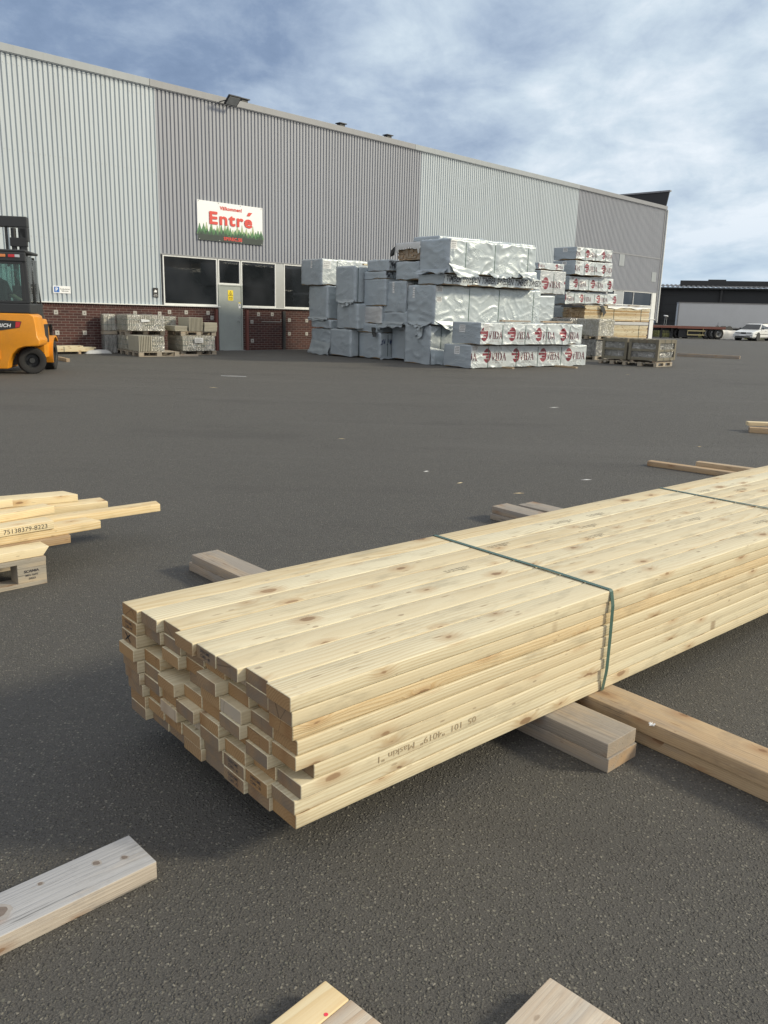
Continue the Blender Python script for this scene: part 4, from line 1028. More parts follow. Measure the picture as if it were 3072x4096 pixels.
def wrapped(label, s0, t1, z0, L, Wd, H, seed, ink=None, straps=(), step=(0.035, 0.08, 0.035), group=None, strapmat=None, labels=(), amp=1.0, rz=0.0, endcol=COL_G, frontcol=COL_F, name='wrapped_package', topcol=None):
    """package whose front-left lower corner (as seen from the yard) is at s0,t1"""
    e = empty(name, label, 'timber package', tuple(stpt(s0, t1, z0)), RZ_P + rz, group)
    Wp = Wrap(L, Wd, H, seed, straps, amp)
    def lin(a, st): 
        n = max(2, int(round(a / st))); return [a * i / n for i in range(n + 1)]
    X = lin(L, step[0]); Y = lin(Wd, step[1]); Z = lin(H, step[2])
    idx = {}; V = []; cols = []; F = []
    def vid(i, j, k):
        key = (i, j, k)
        if key in idx: return idx[key]
        p = Vector((X[i], Y[j], Z[k])); V.append(tuple(Wp.disp(p)))
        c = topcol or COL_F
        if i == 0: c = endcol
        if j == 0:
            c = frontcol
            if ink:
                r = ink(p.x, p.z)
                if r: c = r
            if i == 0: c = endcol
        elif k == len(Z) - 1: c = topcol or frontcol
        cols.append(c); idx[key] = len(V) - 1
        return idx[key]
    nx, ny, nz = len(X) - 1, len(Y) - 1, len(Z) - 1
    for i in range(nx):
        for k in range(nz):
            F.append((vid(i, 0, k), vid(i + 1, 0, k), vid(i + 1, 0, k + 1), vid(i, 0, k + 1)))
    for i in range(nx):
        for j in range(ny):
            F.append((vid(i, j, nz), vid(i + 1, j, nz), vid(i + 1, j + 1, nz), vid(i, j + 1, nz)))
    for j in range(ny):
        for k in range(nz):
            F.append((vid(0, j + 1, k), vid(0, j, k), vid(0, j, k + 1), vid(0, j + 1, k + 1)))
            F.append((vid(nx, j, k), vid(nx, j + 1, k), vid(nx, j + 1, k + 1), vid(nx, j, k + 1)))
    # back as one coarse strip
    for k in range(nz):
        for i in range(nx):
            F.append((vid(i + 1, ny, k), vid(i, ny, k), vid(i, ny, k + 1), vid(i + 1, ny, k + 1)))
    me = bpy.data.meshes.new('wrapping'); me.from_pydata(V, [], F); me.materials.append(M_TARP)
    at = me.color_attributes.new('ink', 'FLOAT_COLOR', 'POINT')
    buf = []
    for c in cols: buf += [c[0], c[1], c[2], 1.0]
    at.data.foreach_set('color', buf)
    me.polygons.foreach_set('use_smooth', [True] * len(F)); me.update()
    link_mesh('wrapping', me, e)
    # timber inside, just seen below the hem
    m_ = MB(); m_.box(0.03, L - 0.03, 0.03, Wd - 0.03, -0.01, 0.05); m_.build('timber_underside', M_TAN, e)
    for x in straps:
        m_ = MB(); pts = [(0, z) for z in lin(H, 0.08)] + [(y, H) for y in lin(Wd, 0.12)[1:]]; vs = []
        for y, z in pts:
            for dx in (-0.011, 0.011): vs.append(Wp.disp(Vector((x, y, z)), 0.005) + Vector((dx, 0, 0)))
        vs = [Vector(v) for v in vs]; m_.add(vs, [(2 * q, 2 * q + 1, 2 * q + 3, 2 * q + 2) for q in range(len(pts) - 1)])
        m_.build('strap', strapmat or M_STRAP, e)
    for face, a0, a1, b0, b1 in labels:
        m_ = MB(); A = [a0 + (a1 - a0) * q / 4 for q in range(5)]; B_ = [b0 + (b1 - b0) * q / 4 for q in range(5)]; vs = []
        for b_ in B_:
            for a_ in A:
                p = Vector((a_, 0, b_)) if face == 'f' else Vector((0, a_, b_))
                vs.append(Wp.disp(p, 0.006))
        m_.add(vs, [(5 * r_ + c_, 5 * r_ + c_ + 1, 5 * r_ + c_ + 6, 5 * r_ + c_ + 5) for r_ in range(4) for c_ in range(4)])
        lo = m_.build('paper_label', M_PAPER, e)
        m_ = MB(); rr_ = random.Random(seed * 7 + len(A))
        for q in range(4):
            zz_ = b1 - (b1 - b0) * (0.2 + 0.2 * q); a = a0 + (a1 - a0) * 0.1
            while a < a1 - (a1 - a0) * 0.2:
                wd_ = rr_.uniform(0.01, 0.04)
                P = []
                for (aa, bb) in ((a, zz_), (a + wd_, zz_), (a + wd_, zz_ + 0.012), (a, zz_ + 0.012)):
                    p = Vector((aa, 0, bb)) if face == 'f' else Vector((0, aa, bb)); P.append(Wp.disp(p, 0.010))
                m_.add(P, [(0, 1, 2, 3)]); a += wd_ + 0.012
        m_.build('label_print', M_INK, lo)
    return e, Wp

def spacer(label, s, t0, t1, z, T=0.045, wd=0.09, mats=TAN):
    o = link_mesh('wooden_spacer', board_data('wooden_spacer', t1 - t0, wd, T, mats), None, tuple(stpt(s, t1, z)), (0, 0, RZ_P + math.pi / 2))
    return tag(o, label, 'spacer')

def timber_ink(period=1.55, x0=0.0, zc=0.2, h=0.2, word='TIMBER', word2='SWEDEN', col=NAVY, shear=0.25):
    h1, w1 = text_hit(word2 or word, shear, 0.025); h2, w2 = text_hit(word, shear, 0.025)
    def f(x, z):
        y = (z - zc) / h
        if y < -0.05 or y > 1.05: return None
        u_ = ((x - x0) % period) / h / 0.72
        if word2:
            if u_ < w1: return col if h1(u_, y) else None
            u_ -= w1 + 0.5
        return col if 0 <= u_ < w2 and h2(u_, y) else None
    return f
def vida_ink(period, x0, H, size=None, zc=None, col=None):
    hh = (size or 0.62) * H; zc = zc if zc is not None else H * 0.50
    def f(x, z):
        u_ = ((x - x0) % period)
        return vida((u_ - period * 0.28) / hh, (z - zc) / hh, col)
    return f
FINE = (0.013, 0.12, 0.013)
GS = 'wrapped timber packages stacked against the warehouse'
# column A, by the window (furthest left)
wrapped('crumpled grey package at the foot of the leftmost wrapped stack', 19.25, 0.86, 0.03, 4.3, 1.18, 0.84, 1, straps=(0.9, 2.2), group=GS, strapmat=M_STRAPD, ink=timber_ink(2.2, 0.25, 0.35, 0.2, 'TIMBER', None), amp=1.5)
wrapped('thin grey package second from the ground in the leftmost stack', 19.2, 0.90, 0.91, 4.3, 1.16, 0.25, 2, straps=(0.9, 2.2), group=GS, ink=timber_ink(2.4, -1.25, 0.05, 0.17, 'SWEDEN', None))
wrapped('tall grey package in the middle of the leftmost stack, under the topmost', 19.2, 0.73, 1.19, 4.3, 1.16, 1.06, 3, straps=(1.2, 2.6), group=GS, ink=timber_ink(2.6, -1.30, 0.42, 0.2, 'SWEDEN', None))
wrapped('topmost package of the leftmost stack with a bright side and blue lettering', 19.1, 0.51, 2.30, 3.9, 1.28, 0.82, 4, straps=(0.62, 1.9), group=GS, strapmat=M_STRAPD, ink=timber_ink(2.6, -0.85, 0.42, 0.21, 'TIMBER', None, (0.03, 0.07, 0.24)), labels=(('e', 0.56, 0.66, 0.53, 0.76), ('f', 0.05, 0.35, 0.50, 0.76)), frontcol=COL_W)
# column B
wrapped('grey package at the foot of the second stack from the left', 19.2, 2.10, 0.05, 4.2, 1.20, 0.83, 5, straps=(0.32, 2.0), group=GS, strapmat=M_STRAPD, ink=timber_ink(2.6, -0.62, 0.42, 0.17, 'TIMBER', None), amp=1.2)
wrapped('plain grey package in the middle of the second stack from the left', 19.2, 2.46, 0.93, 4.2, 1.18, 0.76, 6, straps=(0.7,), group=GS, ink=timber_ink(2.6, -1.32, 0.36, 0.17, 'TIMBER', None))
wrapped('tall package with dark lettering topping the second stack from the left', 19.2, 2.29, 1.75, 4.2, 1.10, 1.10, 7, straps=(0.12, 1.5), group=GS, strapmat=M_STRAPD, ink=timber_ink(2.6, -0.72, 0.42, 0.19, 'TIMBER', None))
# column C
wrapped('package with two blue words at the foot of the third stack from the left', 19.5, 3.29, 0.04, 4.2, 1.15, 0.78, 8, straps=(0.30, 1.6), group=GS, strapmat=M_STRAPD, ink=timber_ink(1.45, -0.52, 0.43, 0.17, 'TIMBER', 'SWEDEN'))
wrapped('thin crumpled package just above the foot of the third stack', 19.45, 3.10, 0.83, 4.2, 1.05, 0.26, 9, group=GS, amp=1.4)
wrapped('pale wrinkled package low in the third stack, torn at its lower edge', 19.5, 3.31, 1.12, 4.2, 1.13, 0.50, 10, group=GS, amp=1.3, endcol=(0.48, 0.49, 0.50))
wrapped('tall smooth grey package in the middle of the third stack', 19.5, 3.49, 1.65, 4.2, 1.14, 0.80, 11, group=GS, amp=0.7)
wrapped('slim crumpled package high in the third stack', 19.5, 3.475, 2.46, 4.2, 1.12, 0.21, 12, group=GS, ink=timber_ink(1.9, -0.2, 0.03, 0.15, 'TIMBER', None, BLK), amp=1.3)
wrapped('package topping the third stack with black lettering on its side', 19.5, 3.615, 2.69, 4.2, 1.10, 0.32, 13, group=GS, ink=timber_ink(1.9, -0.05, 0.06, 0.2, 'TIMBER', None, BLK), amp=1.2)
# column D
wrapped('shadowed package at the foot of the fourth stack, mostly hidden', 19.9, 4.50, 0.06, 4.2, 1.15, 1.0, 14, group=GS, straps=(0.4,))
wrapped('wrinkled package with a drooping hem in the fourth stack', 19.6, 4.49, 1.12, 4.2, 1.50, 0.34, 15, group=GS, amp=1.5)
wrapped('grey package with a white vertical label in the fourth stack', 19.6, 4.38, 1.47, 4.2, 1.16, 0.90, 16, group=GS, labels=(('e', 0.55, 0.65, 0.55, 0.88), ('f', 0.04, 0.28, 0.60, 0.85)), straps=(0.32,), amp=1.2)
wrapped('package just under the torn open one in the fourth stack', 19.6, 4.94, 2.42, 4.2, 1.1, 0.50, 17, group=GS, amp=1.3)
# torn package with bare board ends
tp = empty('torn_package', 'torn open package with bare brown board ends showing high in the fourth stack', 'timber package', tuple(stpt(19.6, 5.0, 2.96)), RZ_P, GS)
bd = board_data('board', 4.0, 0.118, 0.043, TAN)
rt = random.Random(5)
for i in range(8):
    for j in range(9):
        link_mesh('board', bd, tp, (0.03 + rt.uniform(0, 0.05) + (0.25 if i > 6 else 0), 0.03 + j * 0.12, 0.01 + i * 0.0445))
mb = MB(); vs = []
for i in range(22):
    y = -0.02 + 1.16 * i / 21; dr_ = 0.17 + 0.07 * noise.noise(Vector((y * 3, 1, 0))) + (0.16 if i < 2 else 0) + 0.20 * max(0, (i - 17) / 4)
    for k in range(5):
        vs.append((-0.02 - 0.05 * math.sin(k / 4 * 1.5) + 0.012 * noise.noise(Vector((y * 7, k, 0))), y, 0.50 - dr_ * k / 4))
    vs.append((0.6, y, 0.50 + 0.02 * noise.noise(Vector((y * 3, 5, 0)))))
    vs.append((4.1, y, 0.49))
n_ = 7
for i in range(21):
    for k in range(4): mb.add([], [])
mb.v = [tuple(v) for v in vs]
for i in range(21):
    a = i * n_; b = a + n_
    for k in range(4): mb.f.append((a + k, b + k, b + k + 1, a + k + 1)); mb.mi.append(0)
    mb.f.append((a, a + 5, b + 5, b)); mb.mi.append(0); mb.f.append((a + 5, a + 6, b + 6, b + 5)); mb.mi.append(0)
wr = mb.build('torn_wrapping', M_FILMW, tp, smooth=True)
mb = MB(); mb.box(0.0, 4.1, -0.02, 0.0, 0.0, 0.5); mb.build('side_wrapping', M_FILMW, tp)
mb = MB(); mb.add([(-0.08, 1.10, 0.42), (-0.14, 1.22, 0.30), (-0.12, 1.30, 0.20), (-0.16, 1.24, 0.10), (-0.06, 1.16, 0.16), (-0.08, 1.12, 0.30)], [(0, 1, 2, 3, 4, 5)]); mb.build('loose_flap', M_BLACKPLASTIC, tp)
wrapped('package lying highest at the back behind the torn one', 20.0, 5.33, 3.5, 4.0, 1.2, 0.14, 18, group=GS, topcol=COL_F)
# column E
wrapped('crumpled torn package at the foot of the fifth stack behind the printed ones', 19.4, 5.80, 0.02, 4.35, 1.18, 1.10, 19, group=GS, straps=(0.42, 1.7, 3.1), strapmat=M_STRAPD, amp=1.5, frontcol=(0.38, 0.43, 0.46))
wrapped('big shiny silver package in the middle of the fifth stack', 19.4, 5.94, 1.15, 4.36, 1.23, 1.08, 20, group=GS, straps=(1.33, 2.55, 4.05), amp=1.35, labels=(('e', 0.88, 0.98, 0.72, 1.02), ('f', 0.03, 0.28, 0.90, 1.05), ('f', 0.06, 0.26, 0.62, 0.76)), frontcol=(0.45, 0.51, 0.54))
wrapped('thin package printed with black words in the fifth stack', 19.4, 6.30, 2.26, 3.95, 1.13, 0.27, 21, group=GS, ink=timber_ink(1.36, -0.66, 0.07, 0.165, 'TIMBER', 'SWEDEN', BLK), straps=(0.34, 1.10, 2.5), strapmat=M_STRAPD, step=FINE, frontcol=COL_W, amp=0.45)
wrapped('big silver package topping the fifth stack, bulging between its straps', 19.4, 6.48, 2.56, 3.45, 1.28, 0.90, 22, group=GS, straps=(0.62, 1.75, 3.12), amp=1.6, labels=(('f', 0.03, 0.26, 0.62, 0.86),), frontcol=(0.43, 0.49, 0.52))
def flap(parent_label, pts, nx_=9, ny_=9, amp=0.05, mat=None):
    par_ = [o for o in bpy.data.objects if o.get('label') == parent_label][0]
    bpy.context.view_layer.update(); Mi = par_.matrix_world.inverted()
    A, B_, C_, D_ = [Mi @ stpt(*p) for p in pts]; m_ = MB(); sd = sum(A) * 9
    for i in range(nx_ + 1):
        for j in range(ny_ + 1):
            a, b = i / nx_, j / ny_
            p = (A * (1 - a) + B_ * a) * (1 - b) + (D_ * (1 - a) + C_ * a) * b
            k = b * amp; p = p + Vector((noise.noise(Vector((a * 4 + sd, b * 3, 0))), noise.noise(Vector((a * 5, b * 2, sd))) - 0.3, noise.noise(Vector((a * 6, sd, b * 2))))) * k * 1.6
            m_.v.append(tuple(p))
    for i in range(nx_):
        for j in range(ny_): m_.f.append((i * (ny_ + 1) + j, (i + 1) * (ny_ + 1) + j, (i + 1) * (ny_ + 1) + j + 1, i * (ny_ + 1) + j + 1)); m_.mi.append(0)
    return m_.build('loose_flap', mat or M_FLAP, par_, smooth=True)
LE4 = 'big silver package topping the fifth stack, bulging between its straps'
flap(LE4, ((19.38, 6.50, 2.80), (20.35, 6.50, 2.66), (20.45, 6.60, 2.50), (19.65, 6.58, 2.44)), amp=0.06)
flap(LE4, ((20.9, 6.49, 2.62), (21.9, 6.49, 2.62), (21.7, 6.56, 2.50), (21.1, 6.55, 2.48)), amp=0.06)
flap(LE4, ((22.15, 6.50, 2.68), (22.88, 6.50, 2.72), (22.85, 6.60, 2.46), (22.3, 6.56, 2.50)), amp=0.06)
flap(LE4, ((19.37, 5.25, 2.66), (19.37, 6.45, 2.66), (19.24, 6.50, 2.54), (19.24, 5.10, 2.56)), amp=0.06)
LE1 = 'crumpled torn package at the foot of the fifth stack behind the printed ones'
flap(LE1, ((19.40, 5.83, 0.50), (20.1, 5.84, 0.40), (20.0, 5.98, 0.03), (19.25, 6.02, 0.03)), amp=0.07)
LE2 = 'big shiny silver package in the middle of the fifth stack'
flap(LE2, ((19.45, 5.96, 1.24), (20.7, 5.97, 1.22), (20.25, 6.02, 1.00), (19.95, 6.02, 0.98)), amp=0.05)
flap(LE2, ((19.37, 4.75, 1.22), (19.37, 5.90, 1.22), (19.30, 5.5, 1.02), (19.30, 5.1, 1.06)), amp=0.05)
flap('tall grey package in the middle of the leftmost stack, under the topmost', ((19.18, -0.40, 1.26), (19.18, 0.72, 1.26), (19.12, 0.80, 1.12), (19.12, -0.42, 1.14)), amp=0.05)
flap('tall package with dark lettering topping the second stack from the left', ((19.18, 1.20, 1.82), (19.18, 2.28, 1.82), (19.10, 2.30, 1.68), (19.12, 1.7, 1.60)), amp=0.07)
flap('crumpled grey package at the foot of the leftmost wrapped stack', ((19.23, -0.32, 0.50), (19.23, 0.86, 0.40), (19.12, 0.90, 0.03), (19.12, -0.34, 0.03)), amp=0.05)
flap('wrinkled package with a drooping hem in the fourth stack', ((19.57, 3.0, 1.18), (19.57, 4.4, 1.18), (19.5, 4.1, 1.0), (19.5, 3.05, 0.96)), amp=0.08)
flap('package with two blue words at the foot of the third stack from the left', ((19.5, 3.31, 0.10), (20.1, 3.32, 0.10), (20.1, 3.36, 0.02), (19.45, 3.38, 0.02)), amp=0.03)
flap('thin crumpled package just above the foot of the third stack', ((19.43, 2.9, 0.98), (19.43, 3.12, 0.98), (19.36, 3.2, 0.72), (19.38, 3.0, 0.70)), amp=0.06, mat=M_BLACKPLASTIC)
flap(LE1, ((19.36, 5.35, 1.12), (19.36, 5.62, 1.12), (19.28, 5.35, 0.70), (19.30, 5.22, 0.82)), amp=0.06)

# front printed pair
GV = 'packages printed with a dark red emblem'
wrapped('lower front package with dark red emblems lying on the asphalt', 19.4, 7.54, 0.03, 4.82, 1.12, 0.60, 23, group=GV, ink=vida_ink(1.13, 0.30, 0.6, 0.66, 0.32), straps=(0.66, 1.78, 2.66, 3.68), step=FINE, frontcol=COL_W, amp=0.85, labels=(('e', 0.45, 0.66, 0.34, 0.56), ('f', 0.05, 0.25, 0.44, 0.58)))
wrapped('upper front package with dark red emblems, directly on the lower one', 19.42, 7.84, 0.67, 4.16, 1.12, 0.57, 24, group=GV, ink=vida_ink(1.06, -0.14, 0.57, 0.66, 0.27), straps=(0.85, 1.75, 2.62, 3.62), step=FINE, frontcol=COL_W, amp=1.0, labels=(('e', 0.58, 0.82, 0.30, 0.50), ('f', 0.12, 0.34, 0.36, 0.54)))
spacer('pale beam under the left part of the lower front printed package', 20.7, 6.5, 7.95, 0.0, 0.04)
spacer('long pale beam under the right part of the lower front printed package', 22.9, 6.4, 8.35, 0.0, 0.045)
tag(board('wooden_spacer', 1.15, 0.10, 0.05, OLD, None, tuple(stpt(20.35, 7.70, 1.27)), RZ_P), 'grey plank lying on the upper printed package, left one', 'spacer')
tag(board('wooden_spacer', 1.3, 0.10, 0.05, OLD, None, tuple(stpt(22.0, 7.70, 1.27)), RZ_P), 'grey plank lying on the upper printed package, right one', 'spacer')
spacer('brown spacer stick between the shiny silver package and the worded one', 20.35, 4.9, 6.32, 2.235, 0.03, 0.05)
spacer('pale spacer stick at the right end under the worded package', 23.0, 4.9, 6.32, 2.225, 0.03, 0.08)
tag(board('wooden_spacer', 2.2, 0.09, 0.045, PINE, None, tuple(stpt(19.6, 2.2, 2.88)), RZ_P), 'pale lath on top of the second stack from the left', 'spacer')
tag(board('wooden_spacer', 1.5, 0.09, 0.03, PINE, None, tuple(stpt(19.62, 4.30, 2.385)), RZ_P), 'pale lath between the labelled package and the one above in the fourth stack', 'spacer')

# stack H behind, stack G right
wrapped('package low in the stack hidden behind the big silver ones', 26.8, 3.05, 0.05, 0.9, 1.1, 1.0, 31, group=GV, amp=0.8)
wrapped('plain package second from the ground behind the big silver ones', 26.8, 3.05, 1.10, 0.9, 1.1, 1.1, 32, group=GV, amp=0.8)
wrapped('shadowed package with emblem between the silver stack and the right stack', 26.8, 3.06, 2.28, 1.4, 1.1, 0.80, 33, group=GV, ink=vida_ink(1.2, -0.02, 0.7, 0.62, 0.35), straps=(0.75,), step=FINE, frontcol=(0.45, 0.48, 0.5), amp=0.8)
wrapped('thin emblem package with brown boards showing, furthest back', 26.9, 2.86, 3.14, 1.4, 1.1, 0.22, 34, group=GV, ink=vida_ink(1.0, -0.3, 0.2, 0.95, 0.11), step=FINE, frontcol=COL_W, amp=0.6)
gz = [(0.05, 0.62, 29.0, 2.40, 1.10, 3.1), (0.75, 0.62, 29.0, 2.40, 1.10, 3.1), (1.45, 0.42, 29.0, 2.36, 1.04, 3.1), (1.95, 0.47, 29.0, 2.40, 1.14, 3.15), (2.49, 0.50, 29.0, 2.55, 1.06, 2.65), (3.05, 0.50, 29.0, 2.78, 1.12, 2.2), (3.60, 0.44, 29.0, 2.78, 1.12, 2.15)]
gl_ = ['lowest package of the right stack, hidden by pavers', 'second package from the ground in the right stack, hidden by pavers', 'grey package end beside the bare brown boards in the right stack',
       'emblem package directly above the black torn plastic in the right stack', 'emblem package third from the top of the right stack', 'emblem package second from the top of the right stack', 'topmost emblem package of the right stack']
for i, ((z, h, s, t, wd_, L_), lb_) in enumerate(zip(gz, gl_)):
    per = 1.02 if i != 6 else 0.95
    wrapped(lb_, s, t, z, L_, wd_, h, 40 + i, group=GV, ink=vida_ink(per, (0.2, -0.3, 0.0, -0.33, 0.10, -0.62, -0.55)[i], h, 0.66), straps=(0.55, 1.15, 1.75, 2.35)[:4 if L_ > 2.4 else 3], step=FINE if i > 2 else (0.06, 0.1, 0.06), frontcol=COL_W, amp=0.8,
            labels=(('e', 0.42, 0.64, h - 0.17, h - 0.03), ('f', 0.08, 0.26, h - 0.14, h - 0.03)) if i > 2 else ())
# bare lumber stacks in front of it
def lumber(label, s, t1, z, L, nb, nl, bwid, bth, cover=None):
    e = empty('bare_timber_package', label, 'timber package', tuple(stpt(s, t1, z)), RZ_P)
    d = board_data('board', L, bwid - 0.004, bth - 0.009, (M_PINEV, M_TAN), bevel=0.002); r_ = random.Random(int(z * 100))
    for i in range(nl):
        for j in range(nb): link_mesh('board', d, e, (r_.uniform(-0.03, 0.05), j * bwid + r_.uniform(-0.004, 0.004), i * bth))
    for x in (L * 0.43, L * 0.86):
        m_ = MB(); m_.box(x, x + 0.02, -0.009, -0.004, 0, nl * bth); m_.build('strap', M_STRAPD, e)
    return e
e = lumber('upper bare yellow timber package with torn black plastic at its left end', 28.6, 3.74, 1.36, 3.95, 7, 11, 0.15, 0.0495)
mb = MB(); vs = []; n_ = 0
for i in range(15):
    for k in range(9):
        x = -0.12 + 0.16 * i; y = 1.1 - k * 0.145
        z = 0.56 + 0.10 * max(0, 1 - abs(i - 5) / 5) * (0.6 + 0.5 * noise.noise(Vector((i * 0.5, k * 0.5, 2)))) + 0.02 * noise.noise(Vector((i * 1.3, k * 1.2, 0)))
        if k == 8: y = -0.02; z -= 0.02
        if i == 0: z -= 0.10 + 0.08 * noise.noise(Vector((k, 3, 1)))
        vs.append((x if i < 9 else -0.12 + 0.16 * 8 + (i - 8) * 0.03, y, z))
mb.add(vs, [(i * 9 + k, (i + 1) * 9 + k, (i + 1) * 9 + k + 1, i * 9 + k + 1) for i in range(9) for k in range(8)])
mb.add([(0.75, -0.03, 0.56), (0.95, -0.10, 0.52), (1.05, -0.06, 0.48), (1.12, -0.10, 0.30), (0.98, -0.07, 0.12), (0.90, -0.12, 0.28), (0.84, -0.05, 0.36), (0.80, -0.09, 0.44)], [(0, 1, 2, 3, 4, 5, 6, 7)])
mb.build('torn_black_plastic', M_BLACKPLASTIC, e, smooth=True)
mb = MB(); vs = []
for i in range(28):
    x = 1.3 + 2.7 * i / 27; zz_ = 0.555 + 0.01 * math.sin(i)
    vs += [(x, 1.05, zz_ + 0.01), (x, -0.012, zz_ + 0.004), (x, -0.03 - 0.01 * math.sin(i * 1.3), zz_ - 0.05 - 0.05 * (0.5 + 0.5 * math.sin(i * 0.42)))]
mb.add(vs, [(3 * i + k, 3 * i + 3 + k, 3 * i + 4 + k, 3 * i + 1 + k) for i in range(27) for k in range(2)]); mb.build('grey_cover_sheet', M_FILMW, e, smooth=True)
for k, x in enumerate((1.2, 2.7)):
    tag(board('wooden_spacer', 0.62, 0.10, 0.045, OLD, None, tuple(stpt(28.6 + x, 3.70, 1.93)), RZ_P), ('weathered plank lying on the bare timber package, near its torn plastic', 'weathered plank lying on the bare timber package, near its right end')[k], 'spacer')
e = lumber('lower bare yellow timber package under a grey cover strip, by the corner of the warehouse', 28.6, 3.74, 0.12, 3.9, 7, 22, 0.15, 0.0495)
mb = MB(); mb.box(-0.02, 3.92, -0.03, 1.06, 1.10, 1.21); mb.build('grey_cover_sheet', M_FILMW, e, bevel=0.01)
for k, s in enumerate((29.4, 31.6)):
    spacer(('spacer between the two bare timber packages, left one', 'spacer between the two bare timber packages, right one')[k], s, 2.7, 3.78, 1.335, 0.025, 0.09)
    spacer(('bearer under the lower bare timber package, left one', 'bearer under the lower bare timber package, right one')[k], s, 2.7, 3.78, 0.0, 0.118, 0.1)

# ------------------------------------------------------------ wrapped paver cubes and crates at the right
def paver_cube(label, loc, rz, L, Wd, H, courses, nx, ny, mat, film=None, side_slabs=False, cat='paver pack'):
    """cube of paving stones: each course a part, stones of a course in one mesh"""
    e = empty('paver_pack', label, cat, loc, rz)
    h = H / courses
    for c in range(courses):
        m_ = MB()
        for i in range(nx):
            for j in range(ny):
                m_.box(i * L / nx + 0.004, (i + 1) * L / nx - 0.004, j * Wd / ny + 0.004, (j + 1) * Wd / ny - 0.004, c * h + 0.003, (c + 1) * h - 0.002)
        m_.build('paver_course', mat, e, bevel=0.004, seg=1)
    if film:
        W2 = Wrap(L + 0.03, Wd + 0.03, H + 0.02, len(label), (), 0.9)
        m_ = MB(); vs = {}; 
        def g_(n, a): return [a * i / n for i in range(n + 1)]
        X = g_(16, W2.L); Y = g_(12, W2.W); Z = g_(10, W2.H)
        idx = {}
        def vid(i, j, k):
            if (i, j, k) not in idx:
                idx[i, j, k] = len(m_.v); p = W2.disp(Vector((X[i], Y[j], Z[k]))) + Vector((-0.015, -0.015, 0)); m_.v.append(tuple(p))
            return idx[i, j, k]
        for i in range(16):
            for k in range(10):
                m_.f.append((vid(i, 0, k), vid(i + 1, 0, k), vid(i + 1, 0, k + 1), vid(i, 0, k + 1)))
            for j in range(12): m_.f.append((vid(i, j, 10), vid(i + 1, j, 10), vid(i + 1, j + 1, 10), vid(i, j + 1, 10)))
        for j in range(12):
            for k in range(10):
                m_.f.append((vid(0, j + 1, k), vid(0, j, k), vid(0, j, k + 1), vid(0, j + 1, k + 1)))
                m_.f.append((vid(16, j, k), vid(16, j + 1, k), vid(16, j + 1, k + 1), vid(16, j, k + 1)))
        m_.mi = [0] * len(m_.f)
        m_.build('shrink_wrap', film, e, smooth=True)
    return e
def pallet_st(label, s, t1, z, L, Wd, frame=0, H=0.13):
    if frame == 0: loc = stpt(s, t1, z); rz = RZ_P
    elif frame == 1: loc = wallpt(s, t1, z); rz = RZ_W
    else: loc = qpt(s, t1, z); rz = RZ_Q
    return pallet_obj(label, tuple(loc), rz, L, Wd, H)
pallet_st('pallet on the ground under the lower film wrapped paver pack', 27.7, 5.10, 0.0, 1.15, 1.1, H=0.12)
paver_cube('lower film wrapped grey paver pack behind the crates', tuple(stpt(27.75, 5.06, 0.125)), RZ_P, 1.0, 1.0, 0.58, 3, 5, 5, M_CONCD, M_FILM)
pallet_st('pallet between the two film wrapped paver packs', 27.7, 5.16, 0.71, 1.1, 1.1, H=0.12)
paver_cube('upper film wrapped grey paver pack with draped top behind the crates', tuple(stpt(27.72, 5.14, 0.835)), RZ_P, 0.85, 1.0, 0.57, 3, 5, 5, M_CONC, M_FILM)
pallet_st('pallet under the grey pavers behind the printed packages', 27.6, 3.95, 0.71, 0.95, 1.1, H=0.12)
paver_cube('low grey paver pack behind the printed packages', tuple(stpt(27.6, 3.93, 0.835)), RZ_P, 0.9, 1.05, 0.57, 3, 4, 4, M_CONCD, M_FILM)
paver_cube('bottom paver pack hidden behind the printed packages', tuple(stpt(27.6, 3.93, 0.0)), RZ_P, 0.9, 1.05, 0.70, 3, 4, 4, M_CONCD)

